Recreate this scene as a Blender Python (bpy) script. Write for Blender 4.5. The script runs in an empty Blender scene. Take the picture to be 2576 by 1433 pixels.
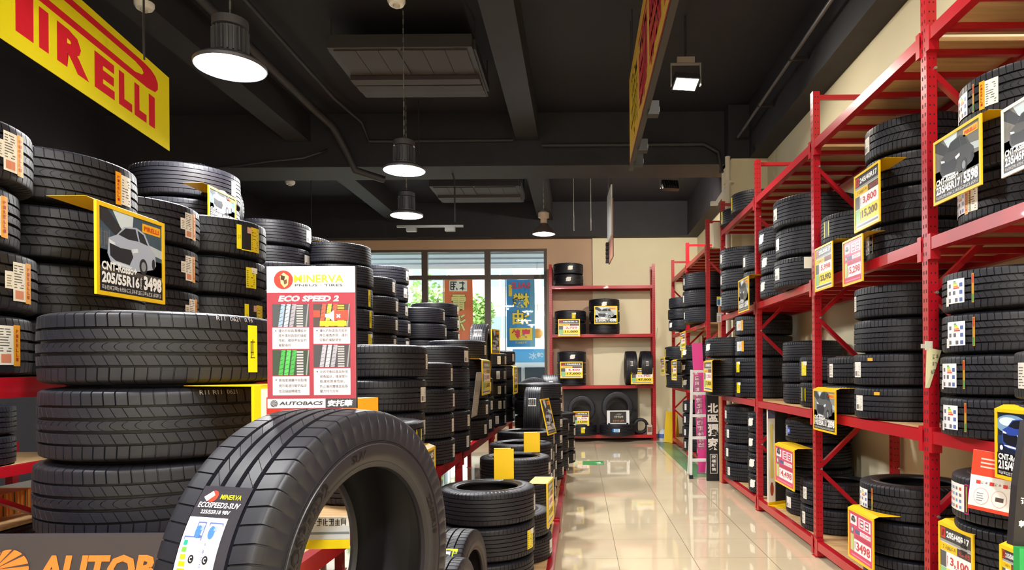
import bpy, math, random
from mathutils import Matrix, Vector
from math import sin, cos, tan, atan, atan2, pi, radians, sqrt

scene = bpy.context.scene
COL = scene.collection
RND = random.Random(7)

# ------------------------------------------------------------------ camera
W_PX, H_PX, F_PX = 2576, 1433, 1700.0
EYE_Z, VP_U, VP_V, ROLL = 1.5, 1458.0, 930.0, 0.0075
cam_data = bpy.data.cameras.new('camera')
cam = bpy.data.objects.new('camera', cam_data)
COL.objects.link(cam)
cam.location = (0, 0, EYE_Z)
cam.rotation_euler = (pi / 2, ROLL, 0)
cam_data.sensor_width = 36.0
cam_data.lens = F_PX / W_PX * 36.0
cam_data.shift_x = (W_PX / 2 - VP_U) / W_PX
cam_data.shift_y = (VP_V - H_PX / 2) / W_PX
cam_data.clip_start = 0.05
scene.camera = cam

# ------------------------------------------------------------------ world, sun, exposure
world = bpy.data.worlds.new('world')
scene.world = world
world.use_nodes = True
wn = world.node_tree.nodes
wn['Background'].inputs[0].default_value = (0.72, 0.85, 1.0, 1)
wn['Background'].inputs[1].default_value = 4.5
sun_d = bpy.data.lights.new('sun', 'SUN')
sun_d.energy = 9.0
sun_d.angle = 0.02
sun_d.color = (1, 0.95, 0.86)
sun = bpy.data.objects.new('sun', sun_d)
COL.objects.link(sun)
sun.rotation_euler = (radians(48), 0, radians(-18))
vs = scene.view_settings
vs.view_transform = 'Standard'
vs.look = 'None'
vs.exposure = 0.12
vs.gamma = 1.0
vs.use_curve_mapping = False

PENDANT_W, FLOOD_W, FLOOD_WARM = 102.0, 40.0, (1.0, 0.92, 0.80)

# ------------------------------------------------------------------ pixel -> place helpers (planning only)
def unroll(u, v):
    du, dv = u - VP_U, v - VP_V
    c, s = cos(ROLL), sin(ROLL)
    return du * c - dv * s, du * s + dv * c

def at(u, v, Y):
    du, dv = unroll(u, v)
    return Vector((du * Y / F_PX, Y, EYE_Z - dv * Y / F_PX))

def on_x(X, u, v):
    du, dv = unroll(u, v)
    Y = X * F_PX / du
    return Vector((X, Y, EYE_Z - dv * Y / F_PX))

# ------------------------------------------------------------------ materials
def lin(c):
    if isinstance(c, str):
        c = c.lstrip('#')
        c = tuple(int(c[i:i + 2], 16) / 255 for i in (0, 2, 4))
    return tuple(x / 12.92 if x <= 0.04045 else ((x + 0.055) / 1.055) ** 2.4 for x in c[:3])

MATS = {}
def mat(name, col, rough=0.5, metal=0.0, spec=0.5, emit=0.0, noise=None, bump=None, coat=0.0):
    if name in MATS:
        return MATS[name]
    m = bpy.data.materials.new(name)
    m.use_nodes = True
    nt = m.node_tree
    b = nt.nodes['Principled BSDF']
    c = lin(col) + (1,)
    b.inputs['Base Color'].default_value = c
    b.inputs['Roughness'].default_value = rough
    b.inputs['Metallic'].default_value = metal
    b.inputs['Specular IOR Level'].default_value = spec
    b.inputs['Coat Weight'].default_value = coat
    if emit:
        b.inputs['Emission Color'].default_value = c
        b.inputs['Emission Strength'].default_value = emit
    if noise or bump:
        tc = nt.nodes.new('ShaderNodeTexCoord')
        nz = nt.nodes.new('ShaderNodeTexNoise')
        nz.inputs['Scale'].default_value = (noise or bump)[0]
        nz.inputs['Detail'].default_value = 5
        nt.links.new(tc.outputs['Object'], nz.inputs['Vector'])
        if noise:
            rp = nt.nodes.new('ShaderNodeValToRGB')
            k = noise[1]
            rp.color_ramp.elements[0].position = 0.3
            rp.color_ramp.elements[1].position = 0.7
            rp.color_ramp.elements[0].color = tuple(x * (1 - k) for x in c[:3]) + (1,)
            rp.color_ramp.elements[1].color = tuple(min(1, x * (1 + k)) for x in c[:3]) + (1,)
            nt.links.new(nz.outputs['Fac'], rp.inputs['Fac'])
            nt.links.new(rp.outputs['Color'], b.inputs['Base Color'])
        if bump:
            bp = nt.nodes.new('ShaderNodeBump')
            bp.inputs['Strength'].default_value = bump[1]
            bp.inputs['Distance'].default_value = 0.01
            nt.links.new(nz.outputs['Fac'], bp.inputs['Height'])
            nt.links.new(bp.outputs['Normal'], b.inputs['Normal'])
    MATS[name] = m
    return m

def paint(col, rough=0.42):
    return mat('paint_%s_%d' % (col.lstrip('#'), int(rough * 100)), col, rough)

RUBBER = mat('rubber', '#1b1b23', 0.48, spec=0.45, noise=(9, 0.14), bump=(160, 0.06))
RUBBER_SIDE = mat('rubber_sidewall', '#201e23', 0.42, spec=0.45, noise=(6, 0.12))
RED = mat('red_steel', '#b01020', 0.32, spec=0.5, noise=(3, 0.07), coat=0.1)
HOLE = mat('post_hole', '#2c0a0c', 0.8)
ZINC = mat('zinc', '#c9c7bf', 0.35, metal=0.8)
BLACK = mat('black_paint', '#17161a', 0.5)
WHITE = mat('white_paint', '#e9e8e4', 0.4)
YELLOW = mat('yellow_plastic', '#f2c40f', 0.35)
STEEL = mat('grey_steel', '#8b8a86', 0.4, metal=0.6)
DARKMET = mat('dark_metal', '#2a282c', 0.45)

def wood_mat(name, c1, c2):
    m = mat(name, c1, 0.55)
    nt = m.node_tree
    b = nt.nodes['Principled BSDF']
    tc = nt.nodes.new('ShaderNodeTexCoord')
    mp = nt.nodes.new('ShaderNodeMapping')
    mp.inputs['Scale'].default_value = (1.2, 14, 1)
    nz = nt.nodes.new('ShaderNodeTexNoise')
    nz.inputs['Scale'].default_value = 2.2
    nz.inputs['Detail'].default_value = 6
    rp = nt.nodes.new('ShaderNodeValToRGB')
    rp.color_ramp.elements[0].position = 0.35
    rp.color_ramp.elements[1].position = 0.68
    rp.color_ramp.elements[0].color = lin(c2) + (1,)
    rp.color_ramp.elements[1].color = lin(c1) + (1,)
    nt.links.new(tc.outputs['Object'], mp.inputs['Vector'])
    nt.links.new(mp.outputs['Vector'], nz.inputs['Vector'])
    nt.links.new(nz.outputs['Fac'], rp.inputs['Fac'])
    nt.links.new(rp.outputs['Color'], b.inputs['Base Color'])
    return m
PLY = wood_mat('plywood', '#d8b383', '#c19a68')

# ------------------------------------------------------------------ mesh builder
class MB:
    def __init__(self):
        self.v, self.f, self.m, self.mats = [], [], [], []

    def mi(self, m):
        if m not in self.mats:
            self.mats.append(m)
        return self.mats.index(m)

    def add(self, verts, faces, m):
        o, k = len(self.v), self.mi(m)
        self.v.extend([tuple(x) for x in verts])
        for f in faces:
            self.f.append([i + o for i in f])
            self.m.append(k)
        return self

    def box(self, x0, y0, z0, x1, y1, z1, m, M=None):
        vs_ = [Vector((x, y, z)) for z in (z0, z1) for y in (y0, y1) for x in (x0, x1)]
        if M:
            vs_ = [M @ p for p in vs_]
        return self.add(vs_, [(0, 2, 3, 1), (4, 5, 7, 6), (0, 1, 5, 4), (2, 6, 7, 3), (0, 4, 6, 2), (1, 3, 7, 5)], m)

    def bar(self, a, b, w, h, m, up=(0, 0, 1)):
        a, b = Vector(a), Vector(b)
        d = (b - a)
        L = d.length
        d.normalize()
        upv = Vector(up)
        if abs(d.dot(upv)) > 0.99:
            upv = Vector((1, 0, 0))
        s = d.cross(upv).normalized()
        t = s.cross(d)
        M = Matrix((s, d, t)).transposed().to_4x4()
        M.translation = a
        return self.box(-w / 2, 0, -h / 2, w / 2, L, h / 2, m, M)

    def tube(self, pts, r, m, n=8, caps=True):
        pts = [Vector(p) for p in pts]
        rings = []
        for i, p in enumerate(pts):
            d = (pts[min(i + 1, len(pts) - 1)] - pts[max(i - 1, 0)]).normalized()
            ref = Vector((0, 0, 1)) if abs(d.z) < 0.95 else Vector((1, 0, 0))
            s = d.cross(ref).normalized()
            t = s.cross(d)
            rr = r[i] if isinstance(r, (list, tuple)) else r
            rings.append([p + (s * cos(2 * pi * k / n) + t * sin(2 * pi * k / n)) * rr for k in range(n)])
        vs_ = [q for rg in rings for q in rg]
        fs = []
        for i in range(len(rings) - 1):
            for k in range(n):
                k2 = (k + 1) % n
                fs.append((i * n + k, i * n + k2, (i + 1) * n + k2, (i + 1) * n + k))
        if caps:
            fs.append(tuple(range(n - 1, -1, -1)))
            fs.append(tuple((len(rings) - 1) * n + k for k in range(n)))
        return self.add(vs_, fs, m)

    def lathe(self, prof, m, n=32, c=(0, 0, 0)):
        """prof: list of (r, z); closed at the ends when r is 0"""
        vs_, fs = [], []
        for r, z in prof:
            for k in range(n):
                a = 2 * pi * k / n
                vs_.append((c[0] + r * cos(a), c[1] + r * sin(a), c[2] + z))
        for i in range(len(prof) - 1):
            for k in range(n):
                k2 = (k + 1) % n
                fs.append((i * n + k, i * n + k2, (i + 1) * n + k2, (i + 1) * n + k))
        return self.add(vs_, fs, m)

    def disc(self, r, z, m, n=32, c=(0, 0, 0), up=True):
        vs_ = [(c[0] + r * cos(2 * pi * k / n), c[1] + r * sin(2 * pi * k / n), c[2] + z) for k in range(n)]
        f = tuple(range(n)) if up else tuple(range(n - 1, -1, -1))
        return self.add(vs_, [f], m)

    def mesh(self, name, smooth=None):
        me = bpy.data.meshes.new(name)
        me.from_pydata(self.v, [], self.f)
        for m in self.mats:
            me.materials.append(m)
        me.polygons.foreach_set('material_index', self.m)
        if smooth is not None:
            me.polygons.foreach_set('use_smooth', [True] * len(self.f))
            me.update()
            me.set_sharp_from_angle(angle=radians(smooth))
        me.update()
        return me

    def build(self, name, parent=None, smooth=None, loc=None, label=None):
        return link(name, self.mesh(name, smooth), parent, loc, label)

def link(name, me, parent=None, loc=None, label=None):
    o = bpy.data.objects.new(name, me)
    COL.objects.link(o)
    if parent:
        o.parent = parent
    if loc:
        o.location = loc
    if label:
        o['label'] = label
    return o

def tag(o, label, cat, group=None, kind=None):
    o['label'] = label
    if cat:
        o['category'] = cat
    if group:
        o['group'] = group
    if kind:
        o['kind'] = kind
    return o

def thing(name, label, cat, loc=(0, 0, 0), rz=0.0, group=None):
    o = bpy.data.objects.new(name, None)
    COL.objects.link(o)
    o.empty_display_size = 0.05
    o.location = loc
    o.rotation_euler = (0, 0, rz)
    return tag(o, label, cat, group)

def struct(name, mb, label=None):
    o = mb.build(name)
    o['kind'] = 'structure'
    if label:
        o['label'] = label
    return o

# ------------------------------------------------------------------ flat artwork (signs, cards, stickers)
_TXT = {}
def text_geo(s, bold=0.02):
    k = (s, bold)
    if k not in _TXT:
        c = bpy.data.curves.new('lettering', 'FONT')
        c.body = s
        c.resolution_u = 2
        c.offset = bold
        o = bpy.data.objects.new('lettering', c)
        me = o.to_mesh()
        vs_ = [(v.co.x, v.co.y) for v in me.vertices]
        fs = [tuple(p.vertices) for p in me.polygons]
        o.to_mesh_clear()
        bpy.data.objects.remove(o)
        bpy.data.curves.remove(c)
        _TXT[k] = (vs_, fs)
    return _TXT[k]

class Art:
    """flat coloured shapes in metres; layers keep them apart"""
    def __init__(self):
        self.it = []

    def rect(self, x0, y0, x1, y1, col, L=0, nx=1, ny=1):
        vs_, fs = [], []
        for j in range(ny + 1):
            for i in range(nx + 1):
                vs_.append((x0 + (x1 - x0) * i / nx, y0 + (y1 - y0) * j / ny))
        for j in range(ny):
            for i in range(nx):
                a = j * (nx + 1) + i
                fs.append((a, a + 1, a + nx + 2, a + nx + 1))
        self.it.append((vs_, fs, col, L))
        return self

    def poly(self, pts, col, L=1):
        ar = sum(pts[i][0] * pts[(i + 1) % len(pts)][1] - pts[(i + 1) % len(pts)][0] * pts[i][1] for i in range(len(pts)))
        if ar < 0:
            pts = list(pts)[::-1]
        self.it.append((list(pts), [tuple(range(len(pts)))], col, L))
        return self

    def disc(self, cx, cy, r, col, L=1, ry=None, n=24):
        ry = ry or r
        return self.poly([(cx + r * cos(2 * pi * k / n), cy + ry * sin(2 * pi * k / n)) for k in range(n)], col, L)

    def frame(self, x0, y0, x1, y1, t, col, L=1):
        self.rect(x0, y0, x1, y0 + t, col, L); self.rect(x0, y1 - t, x1, y1, col, L)
        self.rect(x0, y0 + t, x0 + t, y1 - t, col, L); self.rect(x1 - t, y0 + t, x1, y1 - t, col, L)
        return self

    def text(self, s, x, y, h, col, w=None, L=2, bold=0.02, it=0.0, mirror=False, vert=False):
        if vert:
            for i, ch in enumerate(s):
                self.text(ch, x, y - (i + 1) * h * 1.12, h, col, w, L, bold, it, mirror)
            return self
        vs_, fs = text_geo(s, bold)
        if not vs_:
            return self
        x0, x1 = min(p[0] for p in vs_), max(p[0] for p in vs_)
        y0, y1 = min(p[1] for p in vs_), max(p[1] for p in vs_)
        sy = h / max(y1 - y0, 1e-6)
        sx = sy if w is None else w / max(x1 - x0, 1e-6)
        ww = (x1 - x0) * sx
        out = []
        for px, py in vs_:
            q = (px - x0) * sx
            if mirror:
                q = ww - q
            out.append((x + q + it * (py - y0) * sy, y + (py - y0) * sy))
        if mirror:
            fs = [f[::-1] for f in fs]
        self.it.append((out, fs, col, L))
        return self

    def lines(self, x0, y0, x1, y1, n, col, L=1, fill=0.5, seed=0, vert=False):
        r = random.Random(seed + n)
        for i in range(n):
            if vert:
                a = x0 + (x1 - x0) * i / n
                self.rect(a, y0 + (y1 - y0) * r.uniform(0, 0.2), a + (x1 - x0) / n * fill, y1, col, L)
            else:
                b = y1 - (y1 - y0) * (i + 1) / n
                self.rect(x0, b, x0 + (x1 - x0) * r.uniform(0.65, 1), b + (y1 - y0) / n * fill, col, L)
        return self

    def glyphs(self, x0, y0, x1, y1, n, col, L=1, seed=0):
        """a row of small illegible characters"""
        r = random.Random(seed * 31 + n)
        w = (x1 - x0) / n
        h = y1 - y0
        t = min(w, h) * .13
        for i in range(n):
            a, b = x0 + (i + .08) * w, x0 + (i + .9) * w
            k = r.randint(0, 3)
            for q in r.sample((0.0, .28, .55, .84), 3):      # horizontal strokes
                self.rect(a + (b - a) * r.choice((0, 0, .35)), y0 + h * q, b - (b - a) * r.choice((0, 0, .3)), y0 + h * q + t, col, L)
            for q in r.sample((.05, .42, .78), 1 + k % 2):   # upright strokes
                self.rect(a + (b - a) * q, y0 + h * r.choice((0, .15)), a + (b - a) * q + t, y1 - h * r.choice((0, .1)), col, L)
        return self

    def emit(self, mb, fn, rough=0.42):
        for vs_, fs, col, L in self.it:
            mb.add([fn(x, y, L) for x, y in vs_], fs, col if not isinstance(col, str) else paint(col, rough))
        return mb

def flat_xz(eps=0.0006, y=0.0):
    """art facing -Y"""
    return lambda x, z, L: (x, y - eps * (L + 1), z)
# ------------------------------------------------------------------ the room
XR, XL, YB, YF, ZS, ZC = 2.58, -6.6, 14.75, -3.2, 4.36, 5.1
WALL = mat('wall_cream', '#e5dcba', 0.6, noise=(1.5, 0.03))
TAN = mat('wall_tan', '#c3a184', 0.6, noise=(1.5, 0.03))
CEIL = mat('ceiling_black', '#161520', 0.75, noise=(2, 0.15))
BEAMM = mat('beam_black', '#201e24', 0.7, noise=(5, 0.2))
DKWALL = mat('wall_dark', '#1f1d24', 0.7)

def floor_mat():
    m = mat('floor_tile', '#d9c6a0', 0.04, spec=0.65)
    nt = m.node_tree
    b = nt.nodes['Principled BSDF']
    tc = nt.nodes.new('ShaderNodeTexCoord')
    sp = nt.nodes.new('ShaderNodeSeparateXYZ')
    nt.links.new(tc.outputs['Object'], sp.inputs[0])
    def M(op, a, bv=None, c=None):
        n = nt.nodes.new('ShaderNodeMath')
        n.operation = op
        for i, x in enumerate((a, bv, c)):
            if x is None:
                continue
            if isinstance(x, (int, float)):
                n.inputs[i].default_value = x
            else:
                nt.links.new(x, n.inputs[i])
        return n.outputs[0]
    def groove(o, off):
        t = M('PINGPONG', M('ADD', o, off), 0.3)
        return M('LESS_THAN', t, 0.0024)
    g = M('MAXIMUM', groove(sp.outputs[0], 6 - 0.29), groove(sp.outputs[1], 6 - 0.57))
    nz = nt.nodes.new('ShaderNodeTexNoise')
    nz.inputs['Scale'].default_value = 1.4
    nz.inputs['Detail'].default_value = 6
    nt.links.new(tc.outputs['Object'], nz.inputs['Vector'])
    rp = nt.nodes.new('ShaderNodeValToRGB')
    rp.color_ramp.elements[0].position = 0.3
    rp.color_ramp.elements[1].position = 0.7
    rp.color_ramp.elements[0].color = lin('#cdbd9e') + (1,)
    rp.color_ramp.elements[1].color = lin('#d8c8aa') + (1,)
    nt.links.new(nz.outputs['Fac'], rp.inputs['Fac'])
    mx = nt.nodes.new('ShaderNodeMix')
    mx.data_type = 'RGBA'
    nt.links.new(g, mx.inputs[0])
    nt.links.new(rp.outputs['Color'], mx.inputs[6])
    mx.inputs[7].default_value = lin('#75674f') + (1,)
    nt.links.new(mx.outputs[2], b.inputs['Base Color'])
    nt.links.new(M('MULTIPLY_ADD', g, 0.4, 0.035), b.inputs['Roughness'])
    return m
FLOOR = floor_mat()

struct('floor', MB().box(XL - 0.2, YF - 0.2, -0.12, XR + 0.2, YB + 0.2, 0, FLOOR))
struct('ceiling', MB().box(XL - 0.2, YF - 0.2, ZC, XR + 0.2, YB + 0.2, ZC + 0.15, CEIL))
struct('wall_right', MB().box(XR, YF, 0, XR + 0.2, YB, ZC, WALL))
struct('wall_left', MB().box(XL - 0.2, YF, 0, XL, YB, ZC, DKWALL))
struct('wall_front', MB().box(XL - 0.2, YF - 0.2, 0, XR + 0.2, YF, ZC, WALL))
# the column at the end of the first rack run, and its beams
struct('pillar', MB().box(2.09, 9.2, 0, XR, 9.85, ZS, WALL))
struct('beam_right', MB().box(2.33, YF, ZS, XR, YB, ZC, BEAMM))
struct('beam_cross', MB().box(XL, 9.45, ZS, 2.33, 10.1, ZC, BEAMM).box(2.05, 9.19, ZS, XR, 9.86, ZC - .01, BEAMM))
struct('beam_back', MB().box(XL, YB - 0.28, ZS, 2.33, YB, ZC, BEAMM))
mb = MB()
mb.box(-0.86, YF, 4.71, -0.55, 9.45, ZC, BEAMM)
mb.box(-0.86, 10.1, 4.71, -0.55, YB - 0.28, ZC, BEAMM)
struct('beam_middle', mb)
mb = MB()
mb.box(-4.05, YF, 4.71, -3.74, 9.45, ZC, BEAMM)
mb.box(-4.05, 10.1, 4.71, -3.74, YB - 0.28, ZC, BEAMM)
struct('beam_left', mb)

# back wall with the shop window (opening X -6.0 .. -0.70, Z 0.28 .. 4.15)
WX0, WX1, WZ0, WZ1 = -6.2, -0.70, 0.28, 4.15
mb = MB()
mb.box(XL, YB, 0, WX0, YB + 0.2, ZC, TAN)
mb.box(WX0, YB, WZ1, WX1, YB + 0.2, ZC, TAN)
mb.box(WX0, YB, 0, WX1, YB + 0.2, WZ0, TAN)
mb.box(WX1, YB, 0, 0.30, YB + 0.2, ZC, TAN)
mb.box(0.30, YB - 0.05, 0, XR, YB + 0.2, ZC, WALL)
struct('wall_back', mb)
struct('baseboard_back', MB().box(WX1, YB - 0.075, 0, XR, YB - 0.05, 0.1, mat('skirting', '#6b5a48', 0.5)))

FRAME = mat('window_frame', '#5b4f49', 0.45)
GLASS = bpy.data.materials.new('window_glass')
GLASS.use_nodes = True
nt = GLASS.node_tree
nt.nodes.clear()
o_ = nt.nodes.new('ShaderNodeOutputMaterial')
mixs = nt.nodes.new('ShaderNodeMixShader')
tr = nt.nodes.new('ShaderNodeBsdfTransparent')
tr.inputs[0].default_value = (0.93, 0.97, 0.96, 1)
gl = nt.nodes.new('ShaderNodeBsdfGlossy')
gl.inputs['Roughness'].default_value = 0.02
fr = nt.nodes.new('ShaderNodeFresnel')
fr.inputs[0].default_value = 1.25
nt.links.new(fr.outputs[0], mixs.inputs[0])
nt.links.new(tr.outputs[0], mixs.inputs[1])
nt.links.new(gl.outputs[0], mixs.inputs[2])
nt.links.new(mixs.outputs[0], o_.inputs[0])

xs = [WX0, -4.74, -3.375, -2.0, WX1]
for i in range(4):
    x0, x1 = xs[i], xs[i + 1]
    mb = MB()
    w = 0.065
    y0, y1 = YB + 0.03, YB + 0.13
    mb.box(x0, y0, WZ0, x0 + w, y1, WZ1, FRAME)
    mb.box(x1 - w, y0, WZ0, x1, y1, WZ1, FRAME)
    for z0, z1 in ((WZ0, WZ0 + 0.09), (WZ1 - 0.05, WZ1), (3.50, 3.59)):
        mb.box(x0 + w, y0, z0, x1 - w, y1, z1, FRAME)
    wn_ = mb.build('window_%d' % (i + 1))
    wn_['kind'] = 'structure'
    for z0, z1 in ((WZ0 + 0.09, 3.50), (3.59, WZ1 - 0.05)):
        MB().box(x0 + w, YB + 0.075, z0, x1 - w, YB + 0.083, z1, GLASS).build('glass_pane', wn_)

# ------------------------------------------------------------------ outside the window
struct('ground_outside', MB().box(-22, YB + 0.2, -0.15, 14, 45, -0.02, mat('paving', '#b9b3a8', 0.8)))
mb = MB()
AWN = mat('canopy_grey', '#a9b2ba', 0.6)
mb.box(-10, YB + 0.2, 4.32, 4, 18.3, 4.55, AWN)
for k in range(4):
    mb.box(-10, 15.4 + k * 0.75, 4.28, 4, 15.5 + k * 0.75, 4.32, AWN)
mb.box(-10, 18.0, 4.22, 4, 18.3, 4.32, WHITE)
o = mb.build('canopy')
tag(o, 'grey roof canopy running along outside above the shop window', 'canopy')

bd = thing('building', 'pale pink tiled building across the street with grey windows', 'building', (-2, 29, 0))
PINK = mat('pink_tile', '#e2cfc2', 0.7, noise=(2.5, 0.08))
MB().box(-14, 0, -0.02, 12, 6, 13, PINK).build('wall', bd)
for k, (x0, x1, z0, z1) in enumerate([(-2.0, -0.75, 5.0, 6.4), (0.3, 1.5, 5.0, 6.4), (-5.2, -3.6, 5.0, 6.4), (-1.9, -0.7, 1.6, 3.9), (0.4, 1.6, 1.6, 3.9), (-5.0, -3.6, 1.6, 3.9), (2.6, 3.8, 5.0, 6.4)]):
    f = MB().box(x0, -0.08, z0, x1, 0.02, z1, WHITE).build('window_frame', bd)
    m2 = MB()
    m2.box(x0 + 0.08, -0.1, z0 + 0.08, (x0 + x1) / 2 - 0.04, -0.08, z1 - 0.08, mat('far_glass', '#78858c', 0.2))
    m2.box((x0 + x1) / 2 + 0.04, -0.1, z0 + 0.08, x1 - 0.08, -0.08, z1 - 0.08, mat('far_glass', '#78858c', 0.2))
    m2.build('pane', f)
for z in (4.3, 7.2):
    MB().box(-14, -0.25, z, 12, 0, z + 0.28, WHITE).build('ledge', bd)
LOWW = mat('grey_hoarding', '#9a9c98', 0.7)
o = MB().box(-3.6, 22.0, -0.02, 4.0, 22.2, 2.55, LOWW).build('street_hoarding')
tag(o, 'grey street hoarding standing behind the blue flag outside', 'hoarding')

LEAF = [mat('leaf_a', '#8fb25a', 0.6), mat('leaf_b', '#a9c873', 0.6), mat('leaf_c', '#6f9447', 0.6)]
def tree(x, y, h, r, label):
    t = thing('tree', label, 'tree', (x, y, -0.02), 0, 'trees across the street')
    MB().tube([(0, 0, 0), (0.05, 0, h * 0.4), (-0.05, 0.05, h * 0.75)], [0.12, 0.09, 0.04], mat('bark', '#6d5a48', 0.8)).build('trunk', t, 60)
    mb = MB()
    rr = random.Random(int(x * 10))
    for k in range(1500):
        a, e = rr.uniform(0, 2 * pi), rr.gauss(0, 0.55)
        q = r * rr.uniform(0.35, 1.0)
        c = Vector((q * cos(a) * cos(e), q * sin(a) * cos(e), h * 0.66 + q * 1.25 * sin(e)))
        s = rr.uniform(0.07, 0.15)
        d1 = Vector((rr.gauss(0, 1), rr.gauss(0, 1), rr.gauss(0, 0.6))).normalized() * s
        d2 = d1.cross(Vector((rr.gauss(0, 1), rr.gauss(0, 1), rr.gauss(0, 1)))).normalized() * s * 0.55
        mb.add([c - d1, c + d2, c + d1, c - d2], [(0, 1, 2, 3)], LEAF[k % 3])
    mb.build('foliage', t)
tree(-6.3, 20.6, 4.4, 1.25, 'leafy green tree seen through the window beside the tall tyre stacks')
tree(-5.0, 24.0, 5.4, 1.3, 'leafy green tree rising behind the orange flag outside')
tree(-4.0, 26.9, 5.8, 0.6, 'narrow leafy tree between the orange flag and the blue flag')
tree(-9.0, 25.5, 5.5, 1.6, 'leafy tree farther along the street behind the tyre stacks')

def flag(name, label, x, y, w, z0, z1, col, draw):
    t = thing(name, label, 'flag', (x, y, -0.02), 0, 'sale flags outside the window')
    MB().tube([(-w / 2 - 0.03, 0, 0), (-w / 2 - 0.03, 0, z1 + 0.08), (w / 2, 0, z1 + 0.06)], 0.014, STEEL).build('pole', t, 60)
    MB().lathe([(0, 0.12), (0.2, 0.1), (0.26, 0.0), (0, 0)], STEEL, 24, (-w / 2 - 0.03, 0, 0)).build('base', t, 40)
    a = Art()
    h = z1 - z0
    a.rect(-w / 2, z0, w / 2, z1, col, 0, 8, 10)
    draw(a, w, z0, z1)
    mb = MB()
    a.emit(mb, lambda px, pz, L: (px, 0.03 * sin(px * 6 + pz * 2) - 0.002 * (L + 1), pz))
    mb2 = MB()
    mb2.box(-w / 2, 0.0, z0, -w / 2 + 0.01, 0.004, z1, paint(col))
    mb.add(mb2.v, mb2.f, paint(col))
    mb.build('cloth', t)
    return t
def draw_blue(a, w, z0, z1):
    h = z1 - z0
    a.rect(w * 0.32, z0, w / 2, z1, '#6aa3c4', 1, 3, 8)
    a.text('SALE', -w * 0.33, z1 - 0.13 * h, 0.085 * h, '#e04a5c', w * 0.68, 3, 0.03, mirror=True)
    a.rect(-w * 0.42, z1 - 0.25 * h, -w * 0.30, z1 - 0.08 * h, '#f4c430', 2)
    for i, ch in enumerate('機油'):
        zz = z1 - (0.42 + 0.25 * i) * h
        a.text(ch, -w * 0.30, zz, 0.22 * h, '#3a3622', w * 0.62, 3, 0.05, mirror=True)
        a.text(ch, -w * 0.29, zz + 0.004, 0.215 * h, '#f7d54a', w * 0.6, 4, 0.022, mirror=True)
    a.rect(-w * 0.40, z0 + 0.10 * h, w * 0.40, z0 + 0.28 * h, '#f2d02c', 2, 4)
    for i, ch in enumerate('專幹'):
        a.text(ch, w * 0.03 - w * 0.36 * i, z0 + 0.125 * h, 0.14 * h, '#e0324f', w * 0.31, 4, 0.03, mirror=True)
    a.glyphs(-w * 0.2, z0 + 0.05 * h, w * 0.2, z0 + 0.08 * h, 6, '#f2d02c', 3)
def draw_orange(a, w, z0, z1):
    h = z1 - z0
    a.rect(-w * 0.32, z1 - 0.15 * h, w * 0.30, z1 - 0.01 * h, '#f3ece0', 2, 4)
    for i, ch in enumerate('車用'):
        a.text(ch, w * 0.01 - w * 0.30 * i, z1 - 0.14 * h, 0.12 * h, '#3c3a38', w * 0.26, 3, 0.03, mirror=True)
    for i, ch in enumerate('電池'):
        zz = z1 - (0.42 + 0.26 * i) * h
        a.text(ch, -w * 0.28, zz, 0.23 * h, '#5b5326', w * 0.54, 3, 0.05, mirror=True)
        a.text(ch, -w * 0.27, zz + 0.004, 0.225 * h, '#ead98a', w * 0.52, 4, 0.022, mirror=True)
p = at(1310, 782, 16.8)
flag('banner_flag', 'blue sale flag with big yellow characters outside the window', p.x, 16.8, 0.70, 2.10, 3.78, '#3f8fd0', draw_blue)
p = at(1154, 782, 16.8)
flag('banner_flag', 'orange flag with yellow characters outside behind the tyre stacks', p.x, 16.8, 0.70, 1.9, 3.78, '#e8764a', draw_orange)

p = at(1335, 893, 17.2)
t = thing('street_sign', 'light blue street sign with white characters outside the window', 'sign', (p.x, 17.2, -0.02))
a = Art().rect(-0.46, 1.72, 0.46, 2.06, '#63b3e6', 0)
a.text('冰墊', -0.05, 1.80, 0.17, '#cfe8f6', 0.4, 2, 0.02)
mb = MB().box(-0.46, 0, 1.72, 0.46, 0.03, 2.06, paint('#63b3e6'))
a.emit(mb, flat_xz(0.001, -0.001))
mb.build('panel', t)
mb = MB()
for x in (-0.42, 0.42):
    mb.box(x - 0.02, 0.03, 0, x + 0.02, 0.06, 2.06, STEEL)
mb.build('legs_frame', t)

v = thing('parked_van', 'white parked van behind the blue street sign outside', 'van', (-0.9, 19.4, -0.02))
mb = MB()
mb.add([(-2.2, -.85, .35), (2.2, -.85, .35), (2.25, -.85, 1.0), (1.6, -.8, 1.85), (-2.2, -.8, 1.9), (-2.2, .85, .35), (2.2, .85, .35), (2.25, .85, 1.0), (1.6, .8, 1.85), (-2.2, .8, 1.9)],
       [(0, 1, 2, 3, 4), (9, 8, 7, 6, 5), (0, 5, 6, 1), (1, 6, 7, 2), (2, 7, 8, 3), (3, 8, 9, 4), (4, 9, 5, 0)], WHITE)
mb.build('body', v)
for x0, x1 in ((-2.0, -0.7), (-0.6, 0.4), (0.5, 1.5)):
    MB().box(x0, -0.87, 1.1, x1, -0.82, 1.6, mat('van_glass', '#3a4248', 0.15)).build('side_window', v)
for x in (-1.4, 1.4):
    w_ = MB()
    w_.tube([(x, -0.9, 0.33), (x, -0.68, 0.33)], 0.33, RUBBER, 24)
    w_.build('wheel', v, 40)

p = at(1352, 838, 17.6)
t = thing('lantern', 'small orange lantern hanging outside beside the blue flag', 'lantern', tuple(p))
MB().lathe([(0, 0.13), (0.09, 0.12), (0.14, 0.05), (0.15, 0), (0.13, -0.06), (0.08, -0.12), (0, -0.13)], paint('#f0a040'), 20).build('shade', t, 60)
MB().tube([(0, 0, 0.13), (0, 0, 4.32 - p.z)], 0.004, BLACK, 5).build('cord', t)

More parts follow.
